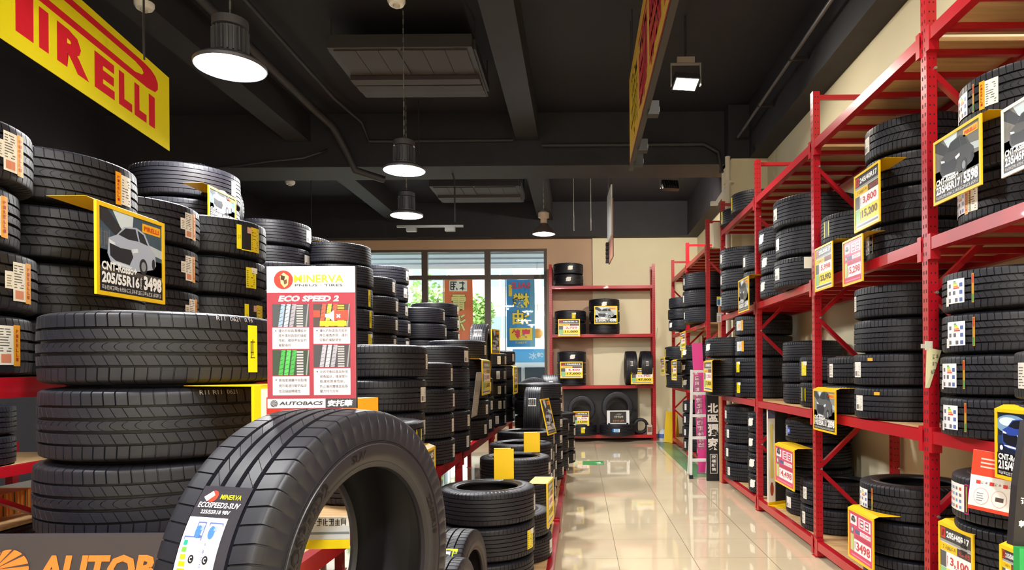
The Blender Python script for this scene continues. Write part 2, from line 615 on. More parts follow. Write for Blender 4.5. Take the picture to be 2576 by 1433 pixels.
# ------------------------------------------------------------------ floor markings
GREEN = mat('green_vinyl', '#5d9468', 0.25)
o = MB().box(1.56, 9.35, 0.0, 1.84, 13.9, 0.002, GREEN).build('floor_strip')
tag(o, 'faded green strip stuck on the floor along the far red rack', 'floor strip')
a = Art().rect(-0.17, -0.24, 0.17, 0.24, '#3f9a55', 0)
a.poly([(0.02, 0.0), (0.12, 0.08), (0.12, -0.08)], '#eef2ea', 1)
a.rect(0.06, -0.17, 0.15, -0.13, '#eef2ea', 1)
mb = MB()
a.emit(mb, lambda x, y, L: (x, y, 0.001 + 0.0006 * L))
o = mb.build('floor_sticker')
pp = at(1492, 1160, 10.9)
o.location = (pp.x, 10.9, 0)
tag(o, 'bright green square sticker on the tiles ahead of the back rack', 'floor sticker')

# ------------------------------------------------------------------ ceiling fittings and lamps
GLOW = mat('lamp_diffuser', '#fffaf0', 0.5, emit=9.0)
HOUS = mat('lamp_housing', '#57575f', 0.45, metal=0.3)
def pendant(x, y, z, label, power, dia=0.42, on=True, cone=False):
    t = thing('pendant_lamp', label, 'pendant lamp', (x, y, z), 0, 'pendant lamps')
    r = dia / 2
    mb = MB()
    if cone:
        mb.lathe([(0.05, 0.17), (0.075, 0.15), (0.09, 0.12), (0.16, 0.06), (r, 0.0), (r - 0.01, 0.0), (0.15, 0.055), (0.05, 0.12)], mat('shade_brown', '#6f625c', 0.35, metal=0.4), 40)
        mb.build('shade', t, 40)
        MB().lathe([(0.0, 0.36), (0.05, 0.36), (0.085, 0.33), (0.085, 0.26), (0.05, 0.245), (0.05, 0.17), (0, 0.17)], mat('lamp_cream', '#cdb8a4', 0.4), 24).build('driver_housing', t, 40)
        MB().disc(r - 0.012, 0.004, mat('diffuser_dim', '#e8fbff', 0.5, emit=2.2), 40, up=False).build('diffuser', t)
        top = 0.36
    else:
        mb.lathe([(r - 0.004, 0.0), (r, 0.006), (r, 0.02), (r - 0.03, 0.045), (0.11, 0.06), (0.11, 0.075), (0.0, 0.075)], HOUS, 48)
        mb.build('reflector_rim', t, 40)
        mb = MB()
        mb.lathe([(0.0, 0.075), (0.085, 0.075), (0.085, 0.24), (0.0, 0.24)], HOUS, 24)
        for k in range(20):
            aa = 2 * pi * k / 20
            M = Matrix.Rotation(aa, 4, 'Z')
            mb.box(0.08, -0.004, 0.085, 0.108, 0.004, 0.23, HOUS, M)
        mb.build('heat_sink', t, 30)
        MB().lathe([(0.0, 0.32), (0.06, 0.315), (0.105, 0.295), (0.105, 0.245), (0, 0.24)], mat('lamp_cap', '#44434c', 0.5), 24).build('cap', t, 40)
        MB().disc(r - 0.008, 0.001, GLOW, 48, up=False).build('diffuser', t)
        top = 0.32
    mb = MB()
    L = ZC - z
    n = int((L - top) / 0.045)
    for k in range(n):
        z0 = top + (L - top) * k / n
        z1 = z0 + (L - top) / n * 1.15
        if k % 2:
            mb.box(-0.006, -0.0015, z0, 0.006, 0.0015, min(z1, L), STEEL)
        else:
            mb.box(-0.0015, -0.006, z0, 0.0015, 0.006, min(z1, L), STEEL)
    mb.build('chain', t)
    if power:
        ld = bpy.data.lights.new('lamp_light', 'AREA')
        ld.shape = 'DISK'
        ld.size = dia * 0.92
        ld.energy = power
        ld.color = (0.99, 0.98, 0.97)
        lo = bpy.data.objects.new('lamp_light', ld)
        COL.objects.link(lo)
        lo.parent = t
        lo.location = (0, 0, -0.006)
        pd = bpy.data.lights.new('added_side_light', 'POINT')  # extra point light added below the disc, throws light sideways onto banner and sign
        pd.energy = power * 0.22
        pd.color = ld.color
        pd.shadow_soft_size = 0.03
        po = bpy.data.objects.new('added_side_light', pd)
        COL.objects.link(po)
        po.parent = t
        po.location = (0, 0, -0.085)
    return t
def pend_at(u, v, Y, label, **k):
    p = at(u, v, Y)
    return pendant(p.x, p.y, p.z, label, **k)
pend_at(580, 172, 4.2, 'largest round glowing pendant lamp beside the yellow banner', power=PENDANT_W)
pend_at(1017, 430, 6.75, 'glowing pendant lamp hanging below the wide ceiling air unit', power=PENDANT_W)
pend_at(1023, 543, 8.7, 'glowing pendant lamp hanging under the cross beam, above the track bar', power=PENDANT_W)
pend_at(1368, 589, 10.6, 'small cone-shaded pendant lamp near the back wall', power=100, dia=0.36, cone=True)
# unseen pendants of the same make, added out of frame to brighten the shop
for i, (x, y, w) in enumerate([(-2.2, 1.2, .8), (-2.2, -1.6, .9), (0.55, 0.0, 1.0), (0.55, -2.2, 1.0)]):
    pendant(x, y, 3.6, 'unseen pendant lamp added out of frame for front light', PENDANT_W * w, 0.42)

def floodlight(p, label, aim, power, on=True):
    t = thing('floodlight', label, 'floodlight', tuple(p), 0, 'ceiling floodlights')
    d = (Vector(aim) - p).normalized()
    q = d.to_track_quat('-Z', 'Y').to_matrix().to_4x4()
    mb = MB()
    mb.box(-0.13, -0.09, 0, 0.13, 0.09, 0.06, DARKMET, q)
    for k in range(7):
        mb.box(-0.11 + k * 0.035, -0.07, 0.06, -0.10 + k * 0.035, 0.07, 0.09, DARKMET, q)
    mb.build('housing', t)
    mb = MB()
    mb.box(-0.115, -0.075, -0.003, 0.115, 0.075, 0.0, GLOW if on else mat('lens_off', '#b9b7ae', 0.2), q)
    mb.build('lens', t)
    mb = MB()
    L = ZC - p.z
    for s in (-0.15, 0.15):
        mb.box(s - 0.006, -0.02, -0.02, s + 0.006, 0.02, 0.2, STEEL)
    mb.box(-0.156, -0.02, 0.2, 0.156, 0.02, 0.212, STEEL)
    mb.build('bracket', t)
    mb = MB()
    mb.box(-0.09, -0.03, 0.212, 0.09, 0.03, 0.27, mat('driver_box', '#8e8378', 0.5))
    mb.tube([(0, 0, 0.27), (0, 0, L)], 0.012, DARKMET)
    mb.build('mount', t)
    if power:
        ld = bpy.data.lights.new('flood_light', 'AREA')
        ld.shape = 'RECTANGLE'
        ld.size, ld.size_y = 0.22, 0.14
        ld.energy = power
        ld.color = FLOOD_WARM
        lo = bpy.data.objects.new('flood_light', ld)
        COL.objects.link(lo)
        lo.parent = t
        lo.matrix_local = Matrix.Translation(d * 0.012) @ q
    return t
floodlight(at(1725, 212, 6.9), 'glowing white floodlight hanging beside the long hanging sign', (1.3, 5.6, 1.2), FLOOD_W * 1.2)
floodlight(at(1685, 470, 10.75), 'floodlight below the cross beam turned towards the back wall', (0.75, 14.7, 2.0), 85)
for x, y, ax, ay, w in ((1.0, 3.4, 2.3, 3.9, 1.0), (1.0, 0.6, 2.4, 2.6, 1.0), (1.0, 8.6, 2.3, 11.8, 1.1), (0.9, 11.0, 1.0, 14.4, 0.8)):
    if y in (3.4, 0.6):  # unseen floodlights, added above the frame to light the right rack
        floodlight(Vector((x, y, 4.55)), 'unseen floodlight added over the near aisle to light the tall rack', (ax, ay, 1.3), FLOOD_W * w)

# air units
def air_unit(p, w, d, label):
    t = thing('ceiling_air_unit', label, 'air conditioner', tuple(p), 0, 'ceiling air units')
    AC = mat('air_unit_black', '#312d30', 0.55)
    AC2 = mat('air_unit_grille', '#352d2d', 0.6)
    MB().box(-w / 2, -d / 2, 0, w / 2, d / 2, 0.13, AC).build('body', t)
    mb = MB()
    n = 6
    for k in range(n):
        x0 = -w / 2 + 0.05 + (w - 0.1) * k / n
        g = 0.03 if k == 2 else 0.006
        mb.box(x0, -d / 2 + 0.05, -0.012, x0 + (w - 0.1) / n - g, -0.02, 0, AC2)
    mb.build('intake_grille', t)
    mb = MB()
    for k, (y0, y1, z) in enumerate(((0.02, 0.16, -0.05), (0.22, 0.38, -0.035), (0.42, d / 2 - 0.02, -0.01))):
        mb.box(-w / 2 + 0.02, y0, z, w / 2 - 0.02, y1, 0, AC2 if k < 2 else AC)
    mb.build('louvre', t)
    for sx in (-1, 1):
        mb = MB()
        mb.box(sx * (w / 2 + 0.01) - 0.015, -d / 2 + 0.1, 0.02, sx * (w / 2 + 0.01) + 0.015, d / 2 - 0.1, 0.12, AC)
        for sy in (-1, 1):
            mb.tube([(sx * (w / 2 + 0.01), sy * (d / 2 - 0.15), 0.1), (sx * (w / 2 + 0.01), sy * (d / 2 - 0.15), ZC - p.z)], 0.008, AC)
        mb.build('hanger', t)
    return t
air_unit(Vector((-1.78, 7.38, 4.74)), 1.45, 1.24, 'wide black air unit on the ceiling between two beams')
air_unit(Vector((-1.75, 11.9, 4.6)), 1.5, 1.1, 'black ceiling air unit beyond the cross beam')

# pipes and cables
PIPE = mat('pipe_dark', '#2b292e', 0.6)
def pipe(name, pts, r, label, cat='pipe', m=PIPE):
    o = MB().tube(pts, r, m, 10).build(name, None, 50)
    tag(o, label, cat)
    return o
pipe('conduit', [(2.16, 0.5, 4.62), (2.16, 9.1, 4.62)], 0.02, 'grey conduit running along the dark beam above the tall red rack', 'conduit', mat('conduit_grey', '#4d4b4d', 0.45))
for y in (3.2, 4.6, 5.6, 6.8, 8.0):
    MB().box(2.135, y, 4.598, 2.325, y + 0.02, 4.642, DARKMET).build('conduit_clamp', bpy.data.objects['conduit'])
pipe('ceiling_pipe', [(-3.45, 5.3, 4.93), (-3.45, 8.7, 4.93), (-3.3, 9.1, 4.8), (-3.2, 9.3, 4.55), (-3.1, 9.4, 4.3), (-2.75, 9.6, 4.22)], 0.05, 'dark pipe bending under the cross beam beside the left ceiling beam'.replace('left ', 'outer '))
pipe('ceiling_pipe', [(-3.1, 5.0, 4.98), (-3.1, 8.6, 4.98), (-2.95, 9.2, 4.9), (-2.9, 9.4, 4.7), (-0.9, 9.4, 4.7)], 0.022, 'thin dark pipe along the ceiling turning at the cross beam')
pipe('ceiling_pipe', [(-0.5, 9.38, 4.62), (1.0, 9.38, 4.62), (1.75, 9.38, 4.62), (1.95, 9.36, 4.5), (1.98, 9.3, 4.2)], 0.025, 'dark pipe along the cross beam curving down near the pillar')
pipe('cable', [(-5.0, 9.44, 4.37), (-4.8, 9.3, 4.33), (-4.2, 9.22, 4.38), (-3.75, 9.22, 4.42), (-3.55, 9.26, 4.5), (-3.5, 9.44, 4.6)], 0.012, 'loose dark cable sagging in front of the cross beam', 'cable')
for i, (u, v0, v1, Y) in enumerate([(1053, 240, 385, 9.0), (362, 25, 150, 4.6), (1443, 490, 580, 12.5), (1486, 490, 580, 12.5), (783, 490, 570, 11.5), (1586, 30, 210, 7.0)]):
    a_, b_ = at(u, v0, Y), at(u, v1, Y)
    lab = ['hanging rod in front of the middle ceiling beam', 'thin hanging rod at the yellow banner end', 'thin hanging rod by the back wall, nearer the cone lamp', 'thin hanging rod by the back wall beside the small hanging sign', 'thin hanging rod above the high tyre stacks', 'dark rod holding up the long hanging sign end'][i]
    pipe('hanging_rod', [(a_.x, Y, ZC), (a_.x, Y, b_.z)], 0.006, lab, 'rod', STEEL if i in (2, 3) else PIPE)

def detector(p, label, name='smoke_detector'):
    t = thing(name, label, 'smoke detector', (p.x, p.y, p.z))
    L = ZC - p.z
    MB().lathe([(0, 0.02), (0.075, 0.02), (0.075, -0.005), (0.06, -0.03), (0, -0.03)], WHITE, 28).build('body', t, 40)
    MB().lathe([(0.03, -0.03), (0.028, -0.05), (0, -0.052)], mat('grey_plastic', '#b9b4ac', 0.5), 20).build('sensor', t, 40)
    if L > 0.05:
        MB().tube([(0, 0, 0.02), (0, 0, L)], 0.012, PIPE).build('stem', t)
detector(at(997, 4, 5.75), 'white round smoke detector on the ceiling above the air unit')
detector(at(730, 459, 10.9), 'white smoke detector below the ceiling beyond the cross beam')
detector(at(363, 14, 5.6), 'small white ceiling sprinkler head above the yellow banner', 'ceiling_sprinkler')

p = at(1082, 569, 9.8)
t = thing('track_bar', 'grey suspended track bar with two small boxes under the glowing lamp', 'light track', tuple(p))
MB().box(-0.48, -0.02, -0.015, 0.48, 0.02, 0.015, STEEL).build('bar', t)
for x in (-0.27, 0.29):
    MB().box(x - 0.07, -0.04, -0.075, x + 0.07, 0.04, -0.015, STEEL).build('box', t)
MB().tube([(0.30, 0, 0.015), (0.36, 0, 0.06), (0.36, 0, 0.66), (0.33, 0, ZS - p.z)], 0.012, PIPE).build('cable_drop', t, 50)

# white pipes and bracket on the pillar
PW = mat('pipe_cream', '#dcd2bd', 0.5)
mb = MB()
mb.tube([(2.02, 9.12, 0.02), (2.02, 9.12, ZS)], 0.035, PW, 12)
for z in (1.0, 2.2, 3.4, 4.0):
    mb.box(1.975, 9.08, z, 2.10, 9.2, z + 0.03, PW)
o = mb.build('wall_pipe', None, 50)
tag(o, 'cream vertical pipe clamped to the pillar behind the tall red rack', 'pipe')
t = thing('wall_bracket', 'white angled wall bracket hanging on the pillar edge', 'bracket', (1.9, 9.3, 3.78))
MB().bar((0.19, 0, 0.28), (0.0, 0, 0.0), 0.03, 0.05, WHITE).build('arm', t)
MB().box(-0.08, -0.03, -0.03, 0.02, 0.03, 0.02, WHITE).build('foot', t)
MB().box(0.13, -0.02, -0.05, 0.19, 0.02, 0.32, WHITE).build('plate', t)
o = MB().box(1.86, 9.3, 3.18, 1.98, 9.42, 3.52, PW).build('junction_box')
o.rotation_euler = (0, 0, 0)
tag(o, 'cream box mounted beside the pillar above the far rack', 'junction box')
pp = MB().box(1.98, 9.33, 3.3, 2.09, 9.39, 3.36, PW)
q_ = pp.build('box_arm'); q_.parent = o
# ------------------------------------------------------------------ tyres
# pattern: (circumferential groove list [(centre, half width)] in units of the half tread, rib styles, pitches)
def chev(k):
    return lambda t: k * abs(t - 0.5) * 2
def slant(k):
    return lambda t: k * t
def arcf(k):
    return lambda t: k * (1 - (2 * t - 1) ** 2)
NO = None
PATTERNS = {
    'touring': dict(gr=[(-.60, .042), (-.2, .06), (.2, .06), (.60, .042)], P=66,
                    ribs=[(lambda t: 0.1 * t, .042, .006), (slant(-.45), .018, .004), (arcf(-.5), .018, .003), (slant(-.5), .018, .004), (lambda t: -.1 * t, .042, .006)]),
    'sport': dict(gr=[(-.52, .055), (-.17, .055), (.18, .055), (.55, .055)], P=66,
                  ribs=[(lambda t: 0.15 * t, .025, .004), (slant(.9), .012, .0015), (slant(.2), .0, .0), (slant(.8), .012, .0015), (lambda t: -.15 * t, .035, .005)]),
    'ribbed': dict(gr=[(-.70, .025), (-.40, .03), (-.12, .03), (.16, .03), (.44, .03), (.72, .025)], P=72,
                   ribs=[(lambda t: 0, .09, .003), NO, NO, NO, NO, NO, (lambda t: 0, .09, .004)]),
    'block': dict(gr=[(-.5, .045), (0, .055), (.5, .045)], P=68,
                  ribs=[(slant(.1), .06, .006), (slant(.6), .025, .004), (slant(-.6), .025, .004), (slant(-.1), .06, .006)]),
    'comfort': dict(gr=[(-.56, .045), (-.19, .03), (.17, .045), (.56, .045)], P=70,
                    ribs=[(lambda t: 0, .055, .005), (slant(.3), .014, .002), (slant(.3), .014, .002), NO, (lambda t: 0, .055, .005)]),
}
_TY = {}
def tyre_meshes(pat, W, R, Rr):
    key = (pat, W, R, Rr)
    if key in _TY:
        return _TY[key]
    d = PATTERNS[pat]
    P = d['P']
    tw, hw = 0.41 * W, 0.482 * W
    GD = 0.013
    crown = lambda w: R - 0.0035 * (w / tw) ** 2
    rows = []   # (w, r, offset, halfwidth, sipe depth)
    drop = 0.055 * R / 0.32
    def shoulder(style, sgn):
        out = []
        f, h, dep = style
        for a in (1.0, .85, .66, .48, .3, .14):
            w = tw + (hw - tw) * sin(a * pi / 2)
            r = R - 0.0035 - drop * (1 - cos(a * pi / 2)) * 1.1
            k = 0.0 if a == 1.0 else min(1, (1.0 - a) * 3.2)
            out.append((sgn * w, r, f(0) if sgn < 0 else f(1), h, dep * k))
        return out
    ribs, gr = d['ribs'], d['gr']
    st0 = ribs[0] or (lambda t: 0, .0, 0)
    stN = ribs[-1] or (lambda t: 0, .0, 0)
    rows += shoulder(st0, -1)
    edges = [-1.0] + [x for c, h in gr for x in (c - h, c + h)] + [1.0]
    for i, st in enumerate(ribs):
        a, b = edges[2 * i] * tw, edges[2 * i + 1] * tw
        f, h, dep = st or (lambda t: 0, .02, 0)
        for t in (0, .25, .5, .75, 1):
            w = a + (b - a) * t
            rows.append((w, crown(w), f(t), h, dep))
        if i < len(ribs) - 1:
            g0, g1 = b, edges[2 * i + 2] * tw
            o0 = f(1)
            st2 = ribs[i + 1] or (lambda t: 0, .02, 0)
            o1 = st2[0](0)
            e = (g1 - g0) * 0.14
            rows.append((g0 + e, crown(g0) - GD, o0, h, 0))
            rows.append((g1 - e, crown(g1) - GD, o1, st2[1], 0))
    sh = shoulder(stN, 1)[::-1]
    rows += sh
    base = []
    for p in range(P):
        base += [(p, 0), (p, 1), (p, 2), (p, 3), (p, 4)]
    nC = len(base)
    vs_, fs = [], []
    for w, r, o, h, dep in rows:
        for p, k in base:
            fr = o + (-h - .025, -h, h, h + .025, .5)[k]
            rr = r - dep if k in (1, 2) else r
            a = 2 * pi * (p + fr) / P
            vs_.append((rr * cos(a), rr * sin(a), w + W / 2))
    for i in range(len(rows) - 1):
        for k in range(nC):
            k2 = (k + 1) % nC
            fs.append((i * nC + k, i * nC + k2, (i + 1) * nC + k2, (i + 1) * nC + k))
    mb = MB()
    mb.add(vs_, fs, RUBBER)
    tread = mb.mesh('tread_mesh', 32)
    sides = []
    r0 = sh[-1][1]
    H = r0 - Rr
    for sgn in (-1, 1):
        prof = [(hw, r0), (0.489 * W, r0 - .02 * H), (0.490 * W, r0 - .07 * H), (0.4965 * W, r0 - .09 * H), (0.4995 * W, r0 - .30 * H), (0.499 * W, r0 - .45 * H), (0.488 * W, r0 - .60 * H),
                (0.468 * W, r0 - .74 * H), (0.470 * W, r0 - .76 * H), (0.455 * W, Rr + .10 * H), (0.45 * W, Rr + .03 * H), (0.41 * W, Rr), (0.37 * W, Rr + .006), (0.385 * W, Rr + .14 * H),
                (0.45 * W, Rr + .45 * H), (0.455 * W, Rr + .6 * H), (0.42 * W, r0 - .004), (0.33 * W, R - .016), (0.0, R - .014)]
        m2 = MB()
        m2.lathe([(r, W / 2 + sgn * w) for w, r in prof], RUBBER_SIDE, 96)
        if sgn < 0:
            m2.f = [f[::-1] for f in m2.f]
        m2.f = [f[::-1] for f in m2.f]
        sides.append(m2.mesh('sidewall_mesh', 40))
    _TY[key] = (tread, sides[0], sides[1])
    return _TY[key]

# ------------------------------------------------------------------ paper labels on tyres
def art_label(kind):
    a = Art()
    g = '#55524f'
    if kind == 'pw':      # white with orange strip
        a.rect(-.060, -.025, -.028, .03, '#e9e4da', 0, 2)
        a.rect(-.03, -.062, .028, .062, '#efebe2', 0, 3)
        a.rect(.026, -.066, .058, .066, '#f0a51c', 1, 2)
        for i, ch in enumerate('PIRELLI'):
            a.text(ch, .036, .040 - i * .0150, .011, '#b22a18', .011, 3, .02)
        a.lines(-.026, -.02, .02, .058, 9, g, 1, .35, 3)
        a.lines(-.054, -.018, -.034, .022, 5, '#8b8070', 1, .4, 5)
        a.rect(-.022, -.055, .016, -.028, '#d98a6a', 1, 2)
    elif kind == 'wp':    # mirrored arrangement
        a.rect(-.05, -.066, -.02, .066, '#f0a51c', 1, 2)
        for i, ch in enumerate('PIRELLI'):
            a.text(ch, -.041, .040 - i * .0150, .011, '#b22a18', .011, 3, .02)
        a.rect(-.02, -.060, .045, .060, '#efebe2', 0, 3)
        a.lines(-.014, -.05, .04, .05, 9, g, 1, .35, 3)
    elif kind == 'yb':    # yellow, black, yellow
        a.rect(-.085, -.07, -.055, .07, '#e9d616', 0, 2)
        a.glyphs(-.078, -.012, -.062, .012, 2, '#3a3410', 1)
        a.rect(-.055, -.07, .01, .07, '#1c1c22', 0, 3)
        a.rect(-.055, -.074, .01, -.068, '#e9d616', 1, 3)
        a.rect(.01, -.074, .08, .07, '#dfc21f', 0, 4)
        a.lines(.016, -.06, .07, .06, 12, '#6a5a16', 1, .35, 3)
        a.rect(-.018, .03, .012, .065, '#c99a86', 2)
    elif kind == 'yl':
        a.rect(-.04, -.06, .04, .06, '#e8d51c', 0, 3)
        a.lines(-.034, -.05, .03, .05, 8, '#7a6a14', 1, .4, 2)
        a.rect(.0, .03, .05, .062, '#ece8dc', 2)
    elif kind == 'yf':    # yellow frame
        a.rect(-.034, -.06, .034, .06, '#1d1d1f', 0, 3)
        a.frame(-.034, -.06, .034, .06, .010, '#e3dc25', 1)
    elif kind == 'ys':
        a.rect(-.02, -.075, .02, .075, '#e6d21a', 0, 2)
        a.glyphs(-.012, -.03, .012, .03, 1, '#3a3410', 1)
    elif kind == 'wv':    # narrow white
        a.rect(-.028, -.05, .028, .05, '#e6e2da', 0, 2)
        a.lines(-.022, -.04, .022, .04, 7, '#77726c', 1, .35, 2)
    elif kind == 'wq':    # white square
        a.rect(-.045, -.05, .045, .05, '#e9e5de', 0, 3)
        a.lines(-.036, .0, .036, .04, 4, '#6c6864', 1, .4, 1)
        a.rect(-.034, -.04, -.004, -.01, '#77736f', 1)
        a.lines(.004, -.04, .036, -.008, 4, '#8a8580', 1, .4, 4)
    elif kind == 'wn':    # notched white
        a.rect(-.05, -.03, .05, .03, '#eeeae2', 0, 3)
        a.rect(-.03, .03, .06, .045, '#eeeae2', 0, 3)
        a.rect(-.055, -.04, .03, -.03, '#eeeae2', 0, 3)
        a.lines(-.04, -.03, .04, .035, 6, '#a8a39c', 1, .35, 4)
    elif kind == 'ob':    # silver and orange
        a.rect(-.075, -.055, .025, .055, '#cfd2d6', 0, 3)
        a.lines(-.07, -.05, .02, .05, 7, '#5d6066', 1, .4, 1)
        a.rect(-.03, -.02, .0, .02, '#efb060', 2)
        a.rect(.025, -.06, .06, .06, '#eca526', 0, 2)
    elif kind == 'en':    # energy card, white
        a.rect(-.075, -.055, .05, .06, '#eceaf0', 0, 4)
        a.rect(-.085, -.065, -.06, -.02, '#e6e2de', 1)
        for i, c in enumerate(('#3f9d57', '#a9c93a', '#efdf2a', '#e58a2b', '#d8403a')):
            a.rect(-.02, .045 - i * .008, -.004 + i * .006, .051 - i * .008, c, 1)
        for x, y in ((-.05, .03), (.03, .03), (-.05, -.005), (-.015, -.005), (.03, -.005), (-.05, -.04), (.0, -.04), (.03, -.04)):
            a.rect(x - .009, y - .009, x + .009, y + .009, '#5b6fae' if (x + y) > -.02 else '#6c6a74', 1)
        a.rect(.088, -.06, .1, .075, '#b98a2a', 0, 1)
        a.rect(.09, .03, .098, .07, '#c03a2c', 1)
        a.rect(.09, -.055, .098, -.02, '#3c8a4a', 1)
    elif kind == 'en2':
        a.rect(-.09, -.06, .06, .065, '#f0eee9', 0, 5)
        for i in range(4):
            for j in range(4):
                a.rect(-.08 + i * .034, -.05 + j * .028, -.062 + i * .034, -.036 + j * .028, ('#6b78b8', '#7b7772', '#c9574a', '#5da0c4')[(i + j) % 4], 1)
        a.frame(.064, -.065, .09, .07, .004, '#d63a8a', 1)
        a.rect(.068, -.06, .086, .065, '#2c3a36', 0)
        a.rect(.074, -.055, .08, .06, '#d8b83a', 2)
    elif kind == 'bl':    # small round blue
        a.rect(-.05, -.05, -.03, .05, '#c6ccd6', 0)
        a.disc(.0, .0, .034, '#2d3f9c', 0)
        a.disc(.0, .0, .018, '#8ea0dc', 1)
    elif kind == 'bb':    # blue and white strip
        a.rect(-.075, -.035, .075, .035, '#e6eaee', 0, 4)
        a.rect(-.075, -.035, -.04, .035, '#2f7fd0', 1, 2)
        a.rect(-.02, -.03, .05, .03, '#4f9ad8', 1, 2)
        a.glyphs(-.015, -.015, .045, .015, 4, '#e6eef4', 2)
    elif kind == 'gr':    # lime green band with a pale panel
        a.rect(-.10, -.062, .06, .062, '#c2e02a', 0, 6)
        a.rect(-.062, -.045, .028, .045, '#cfdcdc', 1, 4)
        a.rect(-.05, -.035, .0, .03, '#4a78a8', 2, 2)
        a.lines(-.04, -.03, .02, .0, 4, '#556666', 3, .4, 2)
    elif kind == 'tn':    # tiny yellow tag
        a.rect(-.02, -.01, .02, .01, '#d9a93a', 0)
    return a
_LB = {}
def label_mesh(kind, W, R, zc=0.5, along=False):
    k = (kind, round(W, 3), round(R, 3), zc, along)
    if k not in _LB:
        mb = MB()
        zz = W * zc
        def fn(x, y, L):
            if along:
                x, y = -y, x
            w = zz + y - W / 2
            over = max(0.0, abs(w) - .40 * W)
            r = R + 0.0012 + L * 0.0005 - over * over * 9
            a = x / R
            return (r * cos(a), r * sin(a), zz + y)
        art_label(kind).emit(mb, fn, 0.35)
        _LB[k] = mb.mesh('label_mesh')
    return _LB[k]

N_TYRES = [0]
def tyre(x, y, z, pat, W, R, label, group, az=None, st=(), rot=None, Rr=None, stand=None, lean=0.0):
    """lying flat with its base at z, or standing on its tread at z (stand = heading of the axle)"""
    Rr = Rr or round(R * 0.64, 3)
    tr_, s0, s1 = tyre_meshes(pat, W, R, Rr)
    t = thing('tyre', label, 'tyre', (x, y, z), 0, group)
    rot = RND.uniform(0, 2 * pi) if rot is None else rot
    if stand is None:
        M = Matrix.Identity(4)
    else:
        t.rotation_euler = (0, 0, stand)
        M = Matrix.Translation((0, 0, R)) @ Matrix.Rotation(pi / 2 + lean, 4, 'Y') @ Matrix.Translation((0, 0, -W / 2))
    for nm, me in (('tread', tr_), ('sidewall', s0), ('sidewall', s1)):
        o = link(nm, me, t)
        o.matrix_local = M @ Matrix.Rotation(rot, 4, 'Z')
    for s in st:
        kind, da = s[0], s[1]
        zc = s[2] if len(s) > 2 else 0.5
        along = stand is not None
        o = link('paper_label', label_mesh(kind, W, R, zc, along), t)
        if stand is None:
            o.matrix_local = M @ Matrix.Rotation((az or 0) + radians(da), 4, 'Z')
        else:
            o.matrix_local = M @ Matrix.Rotation(radians(da), 4, 'Z')
    N_TYRES[0] += 1
    return t

ORD = ['topmost', 'second', 'third', 'fourth', 'fifth', 'sixth', 'seventh']
def stack(x, y, z0, n, pat, W, R, desc, st=(), jit=0.012):
    """n tyres lying one on another; st: labels for every tyre, or a list (from the top) of label tuples"""
    az = atan2(-y, -x)
    r = random.Random(int(abs(x) * 100) + int(y * 100))
    for i in range(n):
        k = n - 1 - i                      # place from the top
        lab = ('tyre ' if n == 1 else ORD[k] + ' tyre ' if k in (0,) else ORD[k] + ' tyre down ' if i else 'bottom tyre ') + desc
        ss = st[k] if isinstance(st, list) else st
        ss = tuple((q[0], q[1] + r.uniform(-5, 5)) + tuple(q[2:]) for q in ss)
        tyre(x + r.uniform(-jit, jit), y + r.uniform(-jit, jit), z0 + i * (W + 0.001), pat, W, R, lab, 'stacked tyres', az, ss)

def by_right(u, Y, R):
    ph = atan((unroll(u, 800)[0]) / F_PX)
    return (Y * sin(ph) - R) / cos(ph)
def by_left(u, Y, R):
    ph = atan((unroll(u, 800)[0]) / F_PX)
    return (Y * sin(ph) + R) / cos(ph)

# ------------------------------------------------------------------ racks
_PM = {}
def post_mesh(h, holes, sx):
    k = (h, holes, sx)
    if k not in _PM:
        mb = MB()
        mb.box(0, 0, 0, 0.056, 0.06, h, RED)
        mb.box(-0.012, -0.012, 0, 0.068, 0.072, 0.006, RED)
        if holes:
            e = 0.0006
            n = int(h / 0.05)
            for i in range(1, n):
                z = i * 0.05
                for xx in (0.014, 0.036):
                    mb.add([(xx, -e, z), (xx + .007, -e, z), (xx + .007, -e, z + .009), (xx, -e, z + .009)], [(0, 1, 2, 3)], HOLE)
                fx = -e if sx < 0 else 0.056 + e
                for yy in (0.012, 0.038):
                    q = [(fx, yy, z), (fx, yy + .008, z), (fx, yy + .008, z + .02), (fx, yy, z + .02)]
                    mb.add(q if sx > 0 else q[::-1], [(0, 1, 2, 3)], HOLE)
            z = 0.7
            while z < h:
                mb.tube([(0.045, -0.012, z), (0.045, 0.0, z)], 0.008, ZINC, 8)
                z += 1.2
        _PM[k] = mb.mesh('post_mesh')
    return _PM[k]

